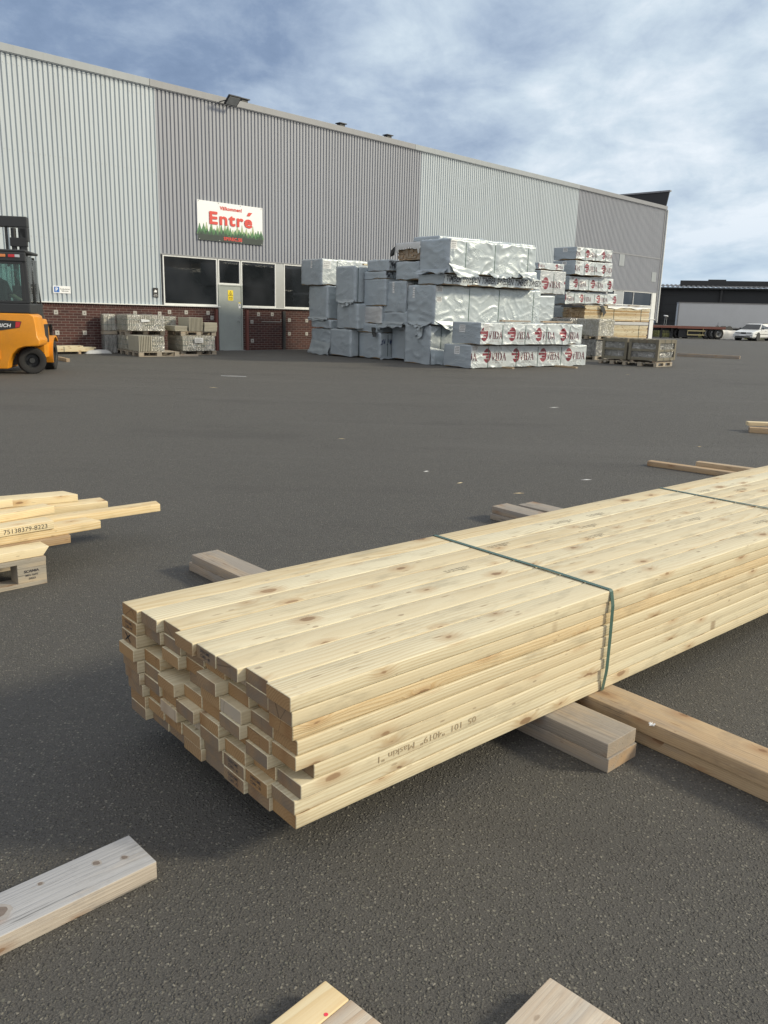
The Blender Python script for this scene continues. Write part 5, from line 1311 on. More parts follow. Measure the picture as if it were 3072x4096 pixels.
def crate(label, u, wv, z, L, Wd, H, rr_):
    """open plank crate round film wrapped stone; local x along wall, -y outward; origin front-left lower corner"""
    e = empty('wooden_crate', label, 'crate', tuple(wallpt(u, wv, z)), RZ_W + rr_)
    t = 0.022
    for (x, y) in ((0, 0), (L - 0.09, 0), (0, Wd - 0.02), (L - 0.09, Wd - 0.02)):
        m_ = MB(); m_.box(x, x + 0.09, y - 0.002, y + t, 0, H); m_.build('corner_post', M_DARKW, e, bevel=0.003)
    for y in (0.0, Wd - 0.09):
        for x in (-t, L): 
            m_ = MB(); m_.box(x, x + t, y, y + 0.09, -0.01, H + 0.01); m_.build('corner_post', M_DARKW, e, bevel=0.003)
    for z0, z1 in ((0.0, 0.09), (H * 0.5 - 0.04, H * 0.5 + 0.03), (H - 0.10, H)):
        m_ = MB(); m_.box(0.09, L - 0.09, 0.004, 0.022, z0, z1); m_.box(0.0, 0.018, 0.09, Wd - 0.09, z0, z1); m_.box(L - 0.018, L, 0.09, Wd - 0.09, z0, z1); m_.build('side_board', M_DARKW, e, bevel=0.003)
    m_ = MB(); nn_ = 7
    for k in range(nn_):
        for c in range(4):
            for j in range(3):
                m_.box(0.05 + (L - 0.1) * k / nn_, 0.05 + (L - 0.1) * (k + 1) / nn_ - 0.012, 0.05 + (Wd - .1) * j / 3, 0.05 + (Wd - .1) * (j + 1) / 3 - 0.01, 0.01 + c * (H - 0.05) / 4, 0.01 + (c + 1) * (H - 0.05) / 4 - 0.008)
    m_.build('stone_load', M_CONCD, e, bevel=0.004, seg=1)
    m_ = MB(); W2 = Wrap(L - 0.06, Wd - 0.06, H - 0.02, 77 + L * 10, (), 1.0); vs = []; k = 0
    n1, n2 = 20, 12
    for face in range(2):
        base = len(m_.v)
        for i in range(n1 + 1):
            for j in range(n2 + 1):
                if face == 0: p = Vector((W2.L * i / n1, 0, W2.H * j / n2)); dd = W2.disp(p) + Vector((0.03, 0.012, 0))
                else: p = Vector((0, W2.W * i / n1, W2.H * j / n2)); dd = W2.disp(p) + Vector((0.012, 0.03, 0))
                if face == 0: dd.y = max(dd.y, 0.004) + 0.02
                else: dd.x = max(dd.x, 0.004) + 0.02
                m_.v.append(tuple(dd))
        for i in range(n1):
            for j in range(n2): m_.f.append((base + i * (n2 + 1) + j, base + (i + 1) * (n2 + 1) + j, base + (i + 1) * (n2 + 1) + j + 1, base + i * (n2 + 1) + j + 1)); m_.mi.append(0)
    m_.build('film', M_FILM, e, smooth=True)
    for q in range(5):
        m_ = MB(); y = 0.02 + q * (Wd - 0.16) / 4; m_.box(0.02 + 0.03 * (q % 2), L - 0.10 * (q % 3), y, y + 0.11, H + 0.002, H + 0.018); m_.build('lid_board', M_DARKW, e, bevel=0.002)
    for x in (L * 0.33, L * 0.7):
        m_ = MB(); m_.box(x, x + 0.014, -0.006, -0.003, -0.02, H + 0.02); m_.build('strap', M_STRAPD, e)
    return e
pallet_st('pallet under the nearest right crate', 24.6, 12.65, 0.0, 1.1, 1.15, frame=1)
crate('nearest right wooden crate of film wrapped stone', 24.58, 12.68, 0.19, 1.2, 1.0, 0.63, R(0))
pallet_st('pallet under the crate partly hidden by the nearest one', 24.75, 11.50, 0.0, 1.1, 0.95, frame=1)
crate('wooden crate of film wrapped stone left of and behind the nearest one', 24.75, 11.53, 0.17, 1.0, 0.88, 0.65, R(0))
tag(board('skid', 1.1, 0.1, 0.055, OLD, None, tuple(wallpt(24.6, 12.60, 0.132)), RZ_W), 'skid between the nearest crate and its pallet, front one', 'skid')
tag(board('skid', 1.1, 0.1, 0.055, OLD, None, tuple(wallpt(24.6, 11.85, 0.132)), RZ_W), 'skid between the nearest crate and its pallet, back one', 'skid')
tag(board('skid', 1.0, 0.1, 0.036, OLD, None, tuple(wallpt(24.76, 11.40, 0.132)), RZ_W), 'skid under the partly hidden crate', 'skid')
# long beam on the ground right of the crates
gb('long square beam lying on the asphalt right of the crates', (12.0, 34.7), (14.05, 33.35), 0.12, 0.13, OLD, 0.0, name='loose_beam')
# ------------------------------------------------------------ paving slab packs by the wall at the left
def slab_pack(label, s, t1, z, L, Wd, H, n, film=False, mat=M_CONC, strapz=(0.35, 0.7), frame=2, face_film=True):
    """row of upright slabs standing side by side along x"""
    e = empty('slab_pack', label, 'slab pack', tuple(qpt(s, t1, z)), RZ_Q)
    m_ = MB(); w_ = L / n; m_.box(0, w_ - 0.016, 0, Wd, 0, H)
    first = m_.build('slab', mat, e, bevel=0.006, seg=1); me = first.data; r_ = random.Random(n * 10 + int(s * 10))
    for i in range(1, n): link_mesh('slab', me, e, (i * w_, r_.uniform(-0.006, 0.006), r_.uniform(-0.002, 0.003)))
    for q in strapz:
        m_ = MB(); m_.box(-0.004, L, -0.014, -0.010, H * q, H * q + 0.014); m_.box(-0.008, -0.005, -0.010, Wd, H * q, H * q + 0.014); m_.build('strap', M_STRAP, e)
    if film:
        W2 = Wrap(L + 0.02, Wd, H + 0.01, 5 + n, (), 0.9); m_ = MB(); n1, n2 = 26, 12
        for fc in range(3):
            base = len(m_.v)
            for i in range(n1 + 1):
                for j in range(n2 + 1):
                    p = Vector((W2.L * i / n1, 0, W2.H * j / n2)) if fc == 0 else Vector((0, W2.W * i / n1, W2.H * j / n2)) if fc == 1 else Vector((W2.L * i / n1, W2.W * j / n2, W2.H))
                    q = W2.disp(p) - Vector((0.01, 0, 0))
                    if fc == 0: q.y = min(q.y, 0.0) - 0.018
                    elif fc == 1: q.x = min(q.x, 0.0) - 0.012
                    else: q.z = max(q.z, H) + 0.008
                    m_.v.append(tuple(q))
            for i in range(n1):
                for j in range(n2): m_.f.append((base + i * (n2 + 1) + j, base + (i + 1) * (n2 + 1) + j, base + (i + 1) * (n2 + 1) + j + 1, base + i * (n2 + 1) + j + 1)); m_.mi.append(0)
        m_.build('shrink_wrap', M_FILM, e, smooth=True)
    return e
def tile_stack(label, s, t1, z, L, Wd, n, th):
    e = empty('tile_stack', label, 'tile stack', tuple(qpt(s, t1, z)), RZ_Q); r_ = random.Random(n + int(L * 100))
    m_ = MB(); m_.box(0, L, 0, Wd, 0, th - 0.004); a = m_.build('tile', M_CONC, e, bevel=0.004, seg=1)
    for i in range(1, n): link_mesh('tile', a.data, e, (r_.uniform(-0.015, 0.015), r_.uniform(-0.012, 0.012), i * th))
    return e
# left group, front row
pallet_st('low pallet with bare deck showing, front of the left slab group', 12.82, -0.17, 0.0, 1.22, 1.14, frame=2, H=0.14)
slab_pack('eight loose upright slabs on the left half of the front pallet', 12.83, -0.03 - 0.16, 0.145, 0.40, 1.0, 0.45, 8, mat=M_CONC, strapz=())
slab_pack('film wrapped slabs behind the loose upright ones on the front pallet', 13.26, -0.42, 0.145, 0.42, 0.8, 0.42, 6, film=True)
# left group, back row
pallet_st('ground pallet of the back row in the left slab group', 12.82, -1.38, 0.0, 1.2, 1.1, frame=2, H=0.14)
slab_pack('dim lower slab pack of the back row in the left slab group', 12.84, -1.38, 0.145, 1.15, 1.1, 0.42, 12, film=True)
pallet_st('raised pallet under the top slab pack of the left slab group', 12.82, -1.36, 0.57, 1.22, 1.1, frame=2, H=0.145)
slab_pack('top slab pack with green straps and white delivery note, left slab group', 12.83, -1.18, 0.72, 1.14, 1.14, 0.45, 17, film=True)
pp = [o for o in bpy.data.objects if o.get('label', '').startswith('top slab pack with green')][0]
mb = MB(); mb.add([(0.40, -0.035, 0.34), (0.66, -0.04, 0.32), (0.67, -0.045, 0.27), (0.42, -0.04, 0.25)], [(0, 1, 2, 3)]); mb.build('delivery_note', M_PAPER, pp)
slab_pack('lower film covered pack at the far left end of the slab group', 12.42, -2.22, 0.0, 0.38, 0.28, 0.56, 3, film=True, mat=M_CONCD)
tag(link_mesh('wooden_spacer', board_data('wooden_spacer', 0.42, 0.3, 0.10, (M_PALLET, M_PALLET)), None, tuple(qpt(12.40, -2.21, 0.57)), (0, 0, RZ_Q)), 'wooden packing piece between the two film covered packs at the far left end', 'spacer')
slab_pack('upper film covered pack with domed top at the far left end of the slab group', 12.42, -2.22, 0.68, 0.38, 0.28, 0.49, 3, film=True, mat=M_CONC)
# right group
pallet_st('ground pallet of the right slab group', 14.42, -1.02, 0.0, 1.16, 1.2, frame=2, H=0.125)
slab_pack('lower slab pack with white shipping label beside the grey door', 14.42, -0.90, 0.13, 1.06, 1.3, 0.45, 12, film=True)
pp = [o for o in bpy.data.objects if o.get('label', '').startswith('lower slab pack with white')][0]
mb = MB(); mb.box(0.38, 0.66, -0.045, -0.042, 0.25, 0.40); lb_ = mb.build('shipping_label', M_PAPER, pp)
mb = MB()
for q in range(5): mb.box(0.40, 0.40 + (0.2, 0.23, 0.15, 0.22, 0.18)[q], -0.047, -0.045, 0.275 + q * 0.022, 0.283 + q * 0.022)
mb.build('label_print', M_INK, lb_)
pallet_st('raised pallet of the right slab group', 14.42, -1.0, 0.58, 1.15, 1.2, frame=2, H=0.13)
slab_pack('bare upright slabs on top of the right slab group', 14.66 + 0.02, -0.98, 0.72, 0.46, 0.95, 0.42, 11, strapz=())
tile_stack('flat tiles stacked left of the bare upright slabs', 14.24, -1.02, 0.72, 0.40, 1.0, 5, 0.032)
tile_stack('flat tiles stacked right of the bare upright slabs, next to the door', 15.16, -0.95, 0.72, 0.42, 0.4, 6, 0.046)
slab_pack('film wrapped slabs at the back of the raised pallet, right slab group', 14.30, -2.05, 0.72, 0.36, 0.3, 0.42, 8, film=True)
gb('short dark batten on the asphalt between the two slab groups', (wallpt(13.75, 2.72).x, wallpt(13.75, 2.72).y), (wallpt(14.30, 2.95).x, wallpt(14.30, 2.95).y), 0.09, 0.06, OLD, 0.0)

# small pile of fresh boards behind the forklift, bag, batten
bp = empty('board_pile', 'strapped bundle of fresh pale boards on the ground behind the forklift', 'timber bundle', tuple(wallpt(10.45, 0.62, 0.07)), RZ_W)
d = board_data('board', 1.75, 0.095, 0.042, PINE)
r_ = random.Random(4)
for i in range(4):
    for j in range(4): link_mesh('board', d, bp, (r_.uniform(-0.06, 0.04) - (0.35 if i == 3 else 0), j * 0.098, i * 0.0425))
mb = MB(); mb.box(0.75, 0.765, -0.006, -0.003, 0, 0.15); mb.box(0.75, 0.765, -0.006, 0.39, 0.172, 0.175); mb.build('strap', M_STRAPD, bp)
for k, u in enumerate((10.7, 11.7)):
    tag(board('bearer_board', 0.5, 0.08, 0.068, OLD, None, tuple(wallpt(u, 0.68, 0)), RZ_W + math.pi / 2), ('bearer under the small board bundle, left one', 'bearer under the small board bundle, right one')[k], 'board')
gb('short brown batten lying on the asphalt behind the forklift wheel', (-8.75, 21.9), (-8.2, 21.15), 0.09, 0.085, TAN, 0.0)
mb = MB(); n1, n2 = 14, 10
for i in range(n1 + 1):
    for j in range(n2 + 1):
        a, b = i / n1 * 2 - 1, j / n2 * 2 - 1; e_ = max(0, (1 - a ** 4) * (1 - b ** 4)) ** 0.5
        mb.v.append((a * 0.42, b * 0.22, 0.005 + 0.115 * e_ + 0.012 * noise.noise(Vector((a * 4, b * 3, 1)))))
for i in range(n1):
    for j in range(n2): mb.f.append((i * (n2 + 1) + j, (i + 1) * (n2 + 1) + j, (i + 1) * (n2 + 1) + j + 1, i * (n2 + 1) + j + 1)); mb.mi.append(0)
o = mb.build('plastic_bag', M_FILMW, None, tuple(wallpt(12.28, 0.50, 0.0)), (0, 0, RZ_W), smooth=True); tag(o, 'flat grey white plastic sack lying beside the small board bundle', 'sack')

# ------------------------------------------------------------ forklift (local x right, y forward; origin under the rear right wheel)
PSI = R(-12)
FO = (-7.40, 17.30, 0)
fk = empty('forklift', 'orange and black electric forklift seen from behind at the left edge', 'forklift', FO, -PSI)
CX = -0.62
rear = [(CX, 0.12), (-0.40, 0.12), (-0.37, 0.27), (-0.30, 0.42), (-0.18, 0.53), (-0.05, 0.57), (0.20, 0.58), (0.235, 0.62), (0.24, 0.70), (0.20, 0.77), (0.185, 1.00), (0.16, 1.17), (0.08, 1.22), (CX, 1.22)]
left = [(2 * CX - x, z) for x, z in reversed(rear[1:-1])]
mb = MB(); mb.prism(rear + left, -0.45, 0.42); mb.build('counterweight', M_ORANGE, fk, bevel=0.035, smooth='auto', seg=3)
mb = MB(); mb.box(CX - 0.50, -0.52, -0.475, -0.44, 0.30, 0.50); mb.build('rear_step', M_ORANGE, fk, bevel=0.02)
# chassis side with recess and front part
mb = MB(); mb.prism([(0.0, 0.3), (0.16, 0.3), (0.17, 0.9), (0.13, 1.10), (0.0, 1.12)], 0.425, 1.05); mb.prism([(CX * 2 - 0.17, 0.3), (CX * 2, 0.3), (CX * 2, 1.12), (CX * 2 - 0.13, 1.1)], 0.425, 1.05)
mb.box(CX * 2, 0.0, 0.425, 1.05, 0.25, 1.10); mb.build('chassis', M_ORANGE, fk, bevel=0.02, smooth='auto')
mb = MB(); mb.box(0.165, 0.178, 0.50, 0.92, 0.62, 1.0); mb.build('side_recess', M_DARK, fk, bevel=0.004)
# mudguard over the front wheel
mb = MB(); n = 12; vs = []
for i in range(n + 1):
    a = R(-18 + 150 * i / n)
    for rr_, x in ((0.40, -0.06), (0.40, 0.235), (0.435, 0.235), (0.435, -0.06)): vs.append((x, 1.36 - rr_ * math.cos(a), 0.31 + rr_ * math.sin(a)))
fs = []
for i in range(n):
    for k in range(4): fs.append((4 * i + k, 4 * i + (k + 1) % 4, 4 * i + 4 + (k + 1) % 4, 4 * i + 4 + k))
fs += [(0, 1, 2, 3), (4 * n, 4 * n + 3, 4 * n + 2, 4 * n + 1)]
mb.add(vs, fs); mb.build('mudguard', M_ORANGE, fk, smooth='auto')
# wheels
def wheel(name, loc, R0, wd, rz, parent, hub=M_DARK, rim_r=0.55, spokes=0):
    prof = [(R0 * rim_r, -wd * .42), (R0 * .80, -wd / 2), (R0 * .95, -wd * .46), (R0, -wd * .34), (R0, wd * .34), (R0 * .95, wd * .46), (R0 * .80, wd / 2), (R0 * rim_r, wd * .42), (R0 * rim_r, -wd * .42)]
    wo_ = empty(name, None, None, loc, rz); wo_.parent = parent
    m_ = MB(); m_.lathe(prof, 32); ty = m_.build('tyre', M_RUBBER, wo_, smooth='auto')
    m_ = MB(); nl_ = 36
    for i in range(nl_):
        a = 2 * math.pi * i / nl_
        for s_ in (-1, 1):
            M_ = Matrix.Rotation(a, 4, 'X') @ Matrix.Translation((s_ * wd * .22, 0, R0 * 0.995)) @ Matrix.Rotation(s_ * 0.5, 4, 'Z')
            m_.box(-wd * .22, wd * .22, -R0 * .035, R0 * .035, -0.008, 0.007, M=M_)
    m_.build('tread', M_RUBBER, wo_)
    m_ = MB(); m_.lathe([(0.001, wd * .12), (R0 * .20, wd * .12), (R0 * .24, wd * .02), (R0 * rim_r * .86, wd * .0), (R0 * rim_r * .95, wd * .40), (R0 * rim_r * 1.01, wd * .44), (R0 * rim_r * 1.01, -wd * .44), (R0 * .3, -wd * .3), (0.001, -wd * .3)], 28)
    rim = m_.build('rim', hub, wo_, smooth='auto')
    m_ = MB(); m_.cyl((wd * .10, 0, 0), (wd * .34, 0, 0), R0 * .20, 18)
    for i in range(5):
        a = 2 * math.pi * i / 5; m_.cyl((wd * .0, R0 * .34 * math.cos(a), R0 * .34 * math.sin(a)), (wd * .08, R0 * .34 * math.cos(a), R0 * .34 * math.sin(a)), R0 * .04, 6)
    m_.build('hub', M_CHAR, wo_, smooth='auto')
    return wo_
wheel('wheel', (-0.03, 0.02, 0.272), 0.272, 0.24, R(-72), fk)
wheel('wheel', (2 * CX + 0.03, 0.02, 0.272), 0.272, 0.24, R(-72), fk)
wheel('wheel', (0.10, 1.36, 0.32), 0.32, 0.24, 0, fk)
wheel('wheel', (2 * CX - 0.10, 1.36, 0.32), 0.32, 0.24, math.pi, fk)
mb = MB(); mb.box(CX * 2 + 0.1, -0.12, -0.05, 0.12, 0.18, 0.40); mb.build('steer_axle', M_DARK, fk)
# badge on the counterweight
mb = MB(); mb.add([(-1.19, -0.456, 1.08), (-1.14, -0.456, 0.93), (-1.0, -0.456, 0.87), (-0.47, -0.456, 0.885), (-0.12, -0.456, 0.945), (-0.075, -0.456, 1.065), (-0.42, -0.456, 1.085)], [(0, 1, 2, 3, 4, 5, 6)])
mb.build('badge', M_CHAR, fk)
mb = MB(); mb.add([(-0.20, -0.459, 0.94), (-0.125, -0.459, 0.953), (-0.09, -0.459, 1.052), (-0.185, -0.459, 1.058)], [(0, 1, 2, 3)]); mb.build('badge_tip', M_LAMPR, fk)
text('badge_text', 'JUNGHEINRICH', M_SIGNW, fk, (-1.045, -0.460, 0.952), (1, 0, 0), (0, 0, 1), 0.066, bold=0.03, shear=0.2, width=0.77)
# cab
def tb(name, boxes, mat, bev=0.012, par=fk):
    m_ = MB()
    for b in boxes: m_.box(*b)
    return m_.build(name, mat, par, bevel=bev)
LX = 2 * CX
tb('cab_base', [(LX - 0.10, 0.10, -0.42, 0.45, 1.215, 1.42)], M_CHAR, 0.03)
m_ = MB()
def bar(m_, a, b, w_, d_): # tapered post between two points
    a = Vector(a); b = Vector(b)
    vs = [a + Vector((dx, dy, 0)) for dx, dy in ((0, 0), (w_, 0), (w_, d_), (0, d_))] + [b + Vector((dx, dy, 0)) for dx, dy in ((0, 0), (w_, 0), (w_, d_), (0, d_))]
    m_.add(vs, [(0, 3, 2, 1), (4, 5, 6, 7), (0, 1, 5, 4), (1, 2, 6, 5), (2, 3, 7, 6), (3, 0, 4, 7)])
bar(m_, (0.02, -0.42, 1.42), (-0.02, -0.40, 2.40), 0.09, 0.09)
bar(m_, (LX - 0.11, -0.42, 1.42), (LX - 0.07, -0.40, 2.40), 0.09, 0.09)
bar(m_, (0.03, 0.98, 1.10), (-0.05, 0.78, 2.36), 0.06, 0.06)
bar(m_, (LX - 0.09, 0.98, 1.10), (LX - 0.01, 0.78, 2.36), 0.06, 0.06)
bar(m_, (0.055, 0.30, 1.25), (0.0, 0.22, 2.36), 0.05, 0.05)
m_.build('cab_pillar', M_CHAR, fk, bevel=0.012)
tb('roof', [(LX - 0.09, 0.09, -0.43, 0.82, 2.40, 2.45)], M_CHAR, 0.02)
tb('roof_header', [(LX - 0.08, 0.08, -0.44, -0.36, 2.22, 2.40)], M_CHAR, 0.02)
tb('rear_window_frame', [(LX - 0.02, 0.02, -0.425, -0.40, 2.17, 2.22), (LX - 0.02, 0.02, -0.425, -0.40, 1.42, 1.47), (-0.035, 0.03, -0.425, -0.40, 1.47, 2.17), (LX - 0.03, LX + 0.035, -0.425, -0.40, 1.47, 2.17)], M_CHAR, 0.006)
tb('rear_window', [(LX + 0.03, -0.03, -0.41, -0.404, 1.46, 2.18)], M_CABG, 0)
tb('side_window', [(0.055, 0.060, -0.30, 0.28, 1.44, 2.34), (0.050, 0.055, 0.36, 0.84, 1.30, 2.30)], M_CABG2, 0)
tb('side_door_panel', [(0.055, 0.085, -0.32, 0.98, 1.10, 1.42)], M_CHAR, 0.01)
tb('front_window', [(LX + 0.05, -0.05, 0.86, 0.865, 1.3, 2.3)], M_CABG2, 0)
for nm, x0, x1, mt_ in (('indicator_lamp', -0.42, -0.285, M_LAMPO), ('tail_lamp', -0.235, -0.115, M_LAMPR), ('reversing_lamp', -0.112, -0.02, M_LAMPC)):
    tb(nm, [(x0, x1, -0.452, -0.44, 2.30, 2.355)], mt_, 0.01)
tb('seat', [(CX - 0.25, CX + 0.25, -0.10, 0.40, 1.18, 1.30), (CX - 0.24, CX + 0.24, -0.20, -0.06, 1.28, 1.86)], M_DARK, 0.04)
tb('steering_console', [(CX - 0.12, CX + 0.12, 0.60, 0.80, 1.10, 1.62), (CX + 0.22, CX + 0.45, 0.45, 0.75, 1.12, 1.78)], M_DARK, 0.03)
m_ = MB(); m_.cyl((CX, 0.55, 1.66), (CX, 0.58, 1.68), 0.17, 20); m_.build('steering_wheel', M_DARK, fk)
# mast
m_ = MB()
for x0 in (-0.40, -1.30):
    m_.box(x0, x0 + 0.11, 1.45, 1.60, 0.25, 3.08); m_.box(x0 + 0.05, x0 + 0.17, 1.38, 1.47, 0.25, 3.0)
m_.build('mast_rail', M_CHAR, fk, bevel=0.008)
m_ = MB(); m_.cyl((-0.49, 1.43, 0.5), (-0.49, 1.43, 3.0), 0.055, 16); m_.cyl((-1.05, 1.43, 0.5), (-1.05, 1.43, 3.0), 0.055, 16); m_.box(-0.56, -0.22, 1.36, 1.50, 2.62, 2.80); m_.build('lift_cylinder', M_DARK, fk, bevel=0.006)
m_ = MB(); m_.box(-1.32, -0.20, 1.38, 1.62, 3.02, 3.24); m_.prism([(-0.30, 2.78), (-0.20, 2.72), (-0.20, 3.02), (-0.40, 3.02)], 1.38, 1.62); m_.build('mast_crosshead', M_CHAR, fk, bevel=0.015)
m_ = MB(); m_.box(-0.66, -0.63, 1.40, 1.55, 2.2, 3.02); m_.build('chain', M_DARK, fk)
m_ = MB(); m_.box(-1.35, 0.12, 1.66, 1.74, 0.80, 0.98); m_.box(-1.35, 0.12, 1.66, 1.74, 0.30, 0.42); m_.box(0.02, 0.12, 1.66, 1.74, 0.30, 0.98); m_.build('fork_carriage', M_DARK, fk, bevel=0.006)
m_ = MB()
for x in (-0.25, -1.0): m_.box(x - 0.06, x + 0.06, 1.74, 2.8, 0.20, 0.24); m_.box(x - 0.06, x + 0.06, 1.74, 1.78, 0.20, 0.9)
m_.build('fork', M_DARK, fk)

# driver, seated in the cab; a single skinned body
def person(name, label, joints, bones, radii, mats, matfn, world):
    me = bpy.data.meshes.new(name); me.from_pydata([Vector(j) for j in joints], bones, [])
    ob = bpy.data.objects.new(name, me); C.objects.link(ob)
    sk = ob.modifiers.new('s', 'SKIN'); sb = ob.modifiers.new('u', 'SUBSURF'); sb.levels = 2; sb.render_levels = 2
    for v, r_ in zip(me.skin_vertices[0].data, radii): v.radius = r_ if isinstance(r_, tuple) else (r_, r_)
    me.skin_vertices[0].data[0].use_root = True
    bpy.context.view_layer.update()
    dg = bpy.context.evaluated_depsgraph_get(); m2 = bpy.data.meshes.new_from_object(ob.evaluated_get(dg))
    bpy.data.objects.remove(ob)
    for mt_ in mats: m2.materials.append(mt_)
    for p in m2.polygons: p.use_smooth = True; p.material_index = matfn(p.center)
    o = bpy.data.objects.new(name, m2); C.objects.link(o); o.matrix_world = world
    return tag(o, label, 'person')
bpy.context.view_layer.update()
J = [(CX, -0.02, 1.38), (CX, 0.00, 1.62), (CX, 0.02, 1.82), (CX, 0.03, 1.93), (CX, 0.05, 2.02), (CX, 0.07, 2.13),
     (CX + 0.19, 0.02, 1.80), (CX + 0.27, 0.02, 1.60), (CX + 0.42, 0.02, 1.50), (CX + 0.52, 0.04, 1.47),
     (CX - 0.19, 0.02, 1.80), (CX - 0.26, 0.12, 1.60), (CX - 0.10, 0.36, 1.66), (CX - 0.04, 0.44, 1.68),
     (CX + 0.11, 0.02, 1.38), (CX + 0.17, 0.42, 1.42), (CX + 0.17, 0.50, 1.12), (CX + 0.17, 0.60, 1.08),
     (CX - 0.11, 0.02, 1.38), (CX - 0.17, 0.42, 1.42), (CX - 0.17, 0.50, 1.12), (CX - 0.17, 0.60, 1.08)]
B = [(0, 1), (1, 2), (2, 3), (3, 4), (4, 5), (2, 6), (6, 7), (7, 8), (8, 9), (2, 10), (10, 11), (11, 12), (12, 13), (0, 14), (14, 15), (15, 16), (16, 17), (0, 18), (18, 19), (19, 20), (20, 21)]
RD = [(0.16, 0.12), (0.16, 0.12), (0.15, 0.11), 0.055, 0.085, 0.08, 0.075, 0.055, 0.045, 0.03, 0.075, 0.055, 0.042, 0.035, 0.09, 0.065, 0.05, 0.045, 0.09, 0.065, 0.05, 0.045]
def mf(c):
    if c.z > 1.93 and c.x < CX + 0.12: return 2 if c.z < 2.09 and c.y > 0.08 else 3
    if c.x > CX + 0.47: return 2
    if c.x > CX + 0.25 and c.z < 1.60: return 1
    if c.z < 1.46 and c.y > 0.05: return 1
    return 0
Wf = Matrix.Translation(Vector(FO)) @ Matrix.Rotation(-PSI, 4, 'Z')
person('person', 'driver in dark jacket and beige workwear seated inside the forklift cab', J, B, RD, [M_JACKET, M_TROU, M_SKIN, M_HAIR], mf, Wf)
# ------------------------------------------------------------ far right: shed, trailers, car
def dirv(a): return Vector((math.sin(R(a)), math.cos(R(a)), 0))
# dark open shed: front from (29,92) running right and slightly nearer
sh = empty('storage_shed', 'dark open fronted shed with corrugated roof edge in the distance', 'shed', (28.3, 89.5, 0), R(-17))
mb = MB(); mb.box(0, 40, 0.0, 18, 0, 4.75); mb.build('shed_wall', M_SHED, sh)
mb = MB()
for z in (1.5, 2.3, 3.2, 4.1): mb.box(-0.01, 2.2, -0.05, -0.01, z, z + 0.05)
mb.build('wall_rail', M_DARK, sh)
mb = MB(); nn_ = 330; vs = []
for i in range(nn_):
    x = -0.4 + 40.8 * i / (nn_ - 1); z = 0.055 * (1 if i % 4 < 2 else -1)
    vs += [(x, -0.7, 4.92 + z), (x, 19, 5.9 + z)]
mb.add(vs, [(2 * i, 2 * i + 2, 2 * i + 3, 2 * i + 1) for i in range(nn_ - 1)]); mb.build('corrugated_roof', paint('roof_sheet_grey', (0.20, 0.20, 0.20), 0.7), sh)
mb = MB(); mb.box(-0.38, 40.3, -0.55, -0.45, 4.70, 4.86); mb.build('fascia', M_SHED, sh)
mb = MB(); mb.box(2.3, 40, 6, 7, 5.2, 5.85); mb.box(5.2, 7.0, 6, 7, 5.85, 5.98); mb.build('roof_ridge', M_DARK, sh)
mb = MB(); mb.box(-0.30, 0.05, -0.45, -0.2, 4.35, 4.5); mb.box(-0.16, -0.10, -0.35, -0.3, 4.2, 4.4); mb.build('white_lamp', M_SIGNW, sh)
for k, x in enumerate((0.1, 6.1, 12.1, 18.1)):
    mb = MB(); mb.box(x, x + 0.2, -0.3, -0.1, 0, 4.7); mb.build('shed_post', M_DARK, sh)
# pale box trailer
bx = empty('box_trailer', 'long pale grey box trailer parked in front of the dark shed', 'trailer', (27.38, 80.0, 0), R(-14))
mb = MB(); mb.box(0.0, 13.4, 0, 2.5, 0.95, 3.12); mb.build('box_body', M_BOXT, bx, bevel=0.03)
mb = MB(); mb.box(-0.04, 13.4, -0.03, 2.53, 3.12, 3.20); mb.box(-0.05, 0.03, -0.04, 0.05, 0.85, 3.13); mb.box(0, 13.4, -0.03, 0.03, 0.85, 0.95); mb.build('edge_trim', paint('dull_alu_trim', (0.24, 0.235, 0.23), 0.5), bx)
for x in (9.5, 10.8, 12.1):
    wheel('wheel', (x, 0.2, 0.5), 0.5, 0.3, R(-90), bx)
mb = MB(); mb.box(1.0, 1.15, 0.3, 0.5, 0, 0.9); mb.box(1.0, 13, 0.5, 1.8, 0.75, 0.95); mb.build('chassis', M_DARK, bx)
for x in (3.6, 8.2, 9.9):
    mb = MB(); mb.cyl((x, -0.3, 0.7), (x, -0.3, 1.45), 0.03, 6, r2=0.008); mb.build('aerial_rod', M_DARK, bx)
# flatbed trailer
ft = empty('flatbed_trailer', 'low flatbed trailer with rust red deck edge and three wheels showing', 'trailer', (22.6, 72.4, 0), R(-3))
mb = MB(); mb.box(-0.6, 6.25, 0, 2.5, 0.98, 1.06); mb.build('deck', paint('deck_boards_grey', (0.22, 0.21, 0.20), 0.8, dirt=0.5), ft)
mb = MB(); mb.box(-0.6, 2.2, -0.03, 0.0, 0.86, 1.05); mb.box(2.2, 6.25, -0.06, 0.0, 0.84, 1.03); mb.build('deck_edge', M_BEDR, ft)
mb = MB(); mb.box(0, 6.1, 0.6, 1.9, 0.62, 0.92); mb.box(0.9, 1.05, 0.3, 0.5, 0, 0.9); mb.box(1.75, 1.95, 0.3, 0.6, 0.0, 0.9); mb.box(0.9, 1.9, 0.3, 0.5, 0.45, 0.52); mb.box(2.4, 4.1, 0.2, 2.0, 0.10, 0.80); mb.build('chassis', M_DARK, ft)
for a_, b_, c_, d_ in ((3.05, 4.55, 0.62, 0.71), (3.05, 4.5, 0.28, 0.37)):
    mb = MB(); mb.box(a_, b_, -0.12, -0.08, c_, d_); mb.build('side_guard_rail', M_YELO, ft)
mb = MB(); mb.box(3.05, 3.1, -0.11, -0.09, 0.37, 0.62); mb.box(4.35, 4.38, -0.11, -0.09, 0.37, 0.9); mb.build('side_guard_post', M_YELO, ft)
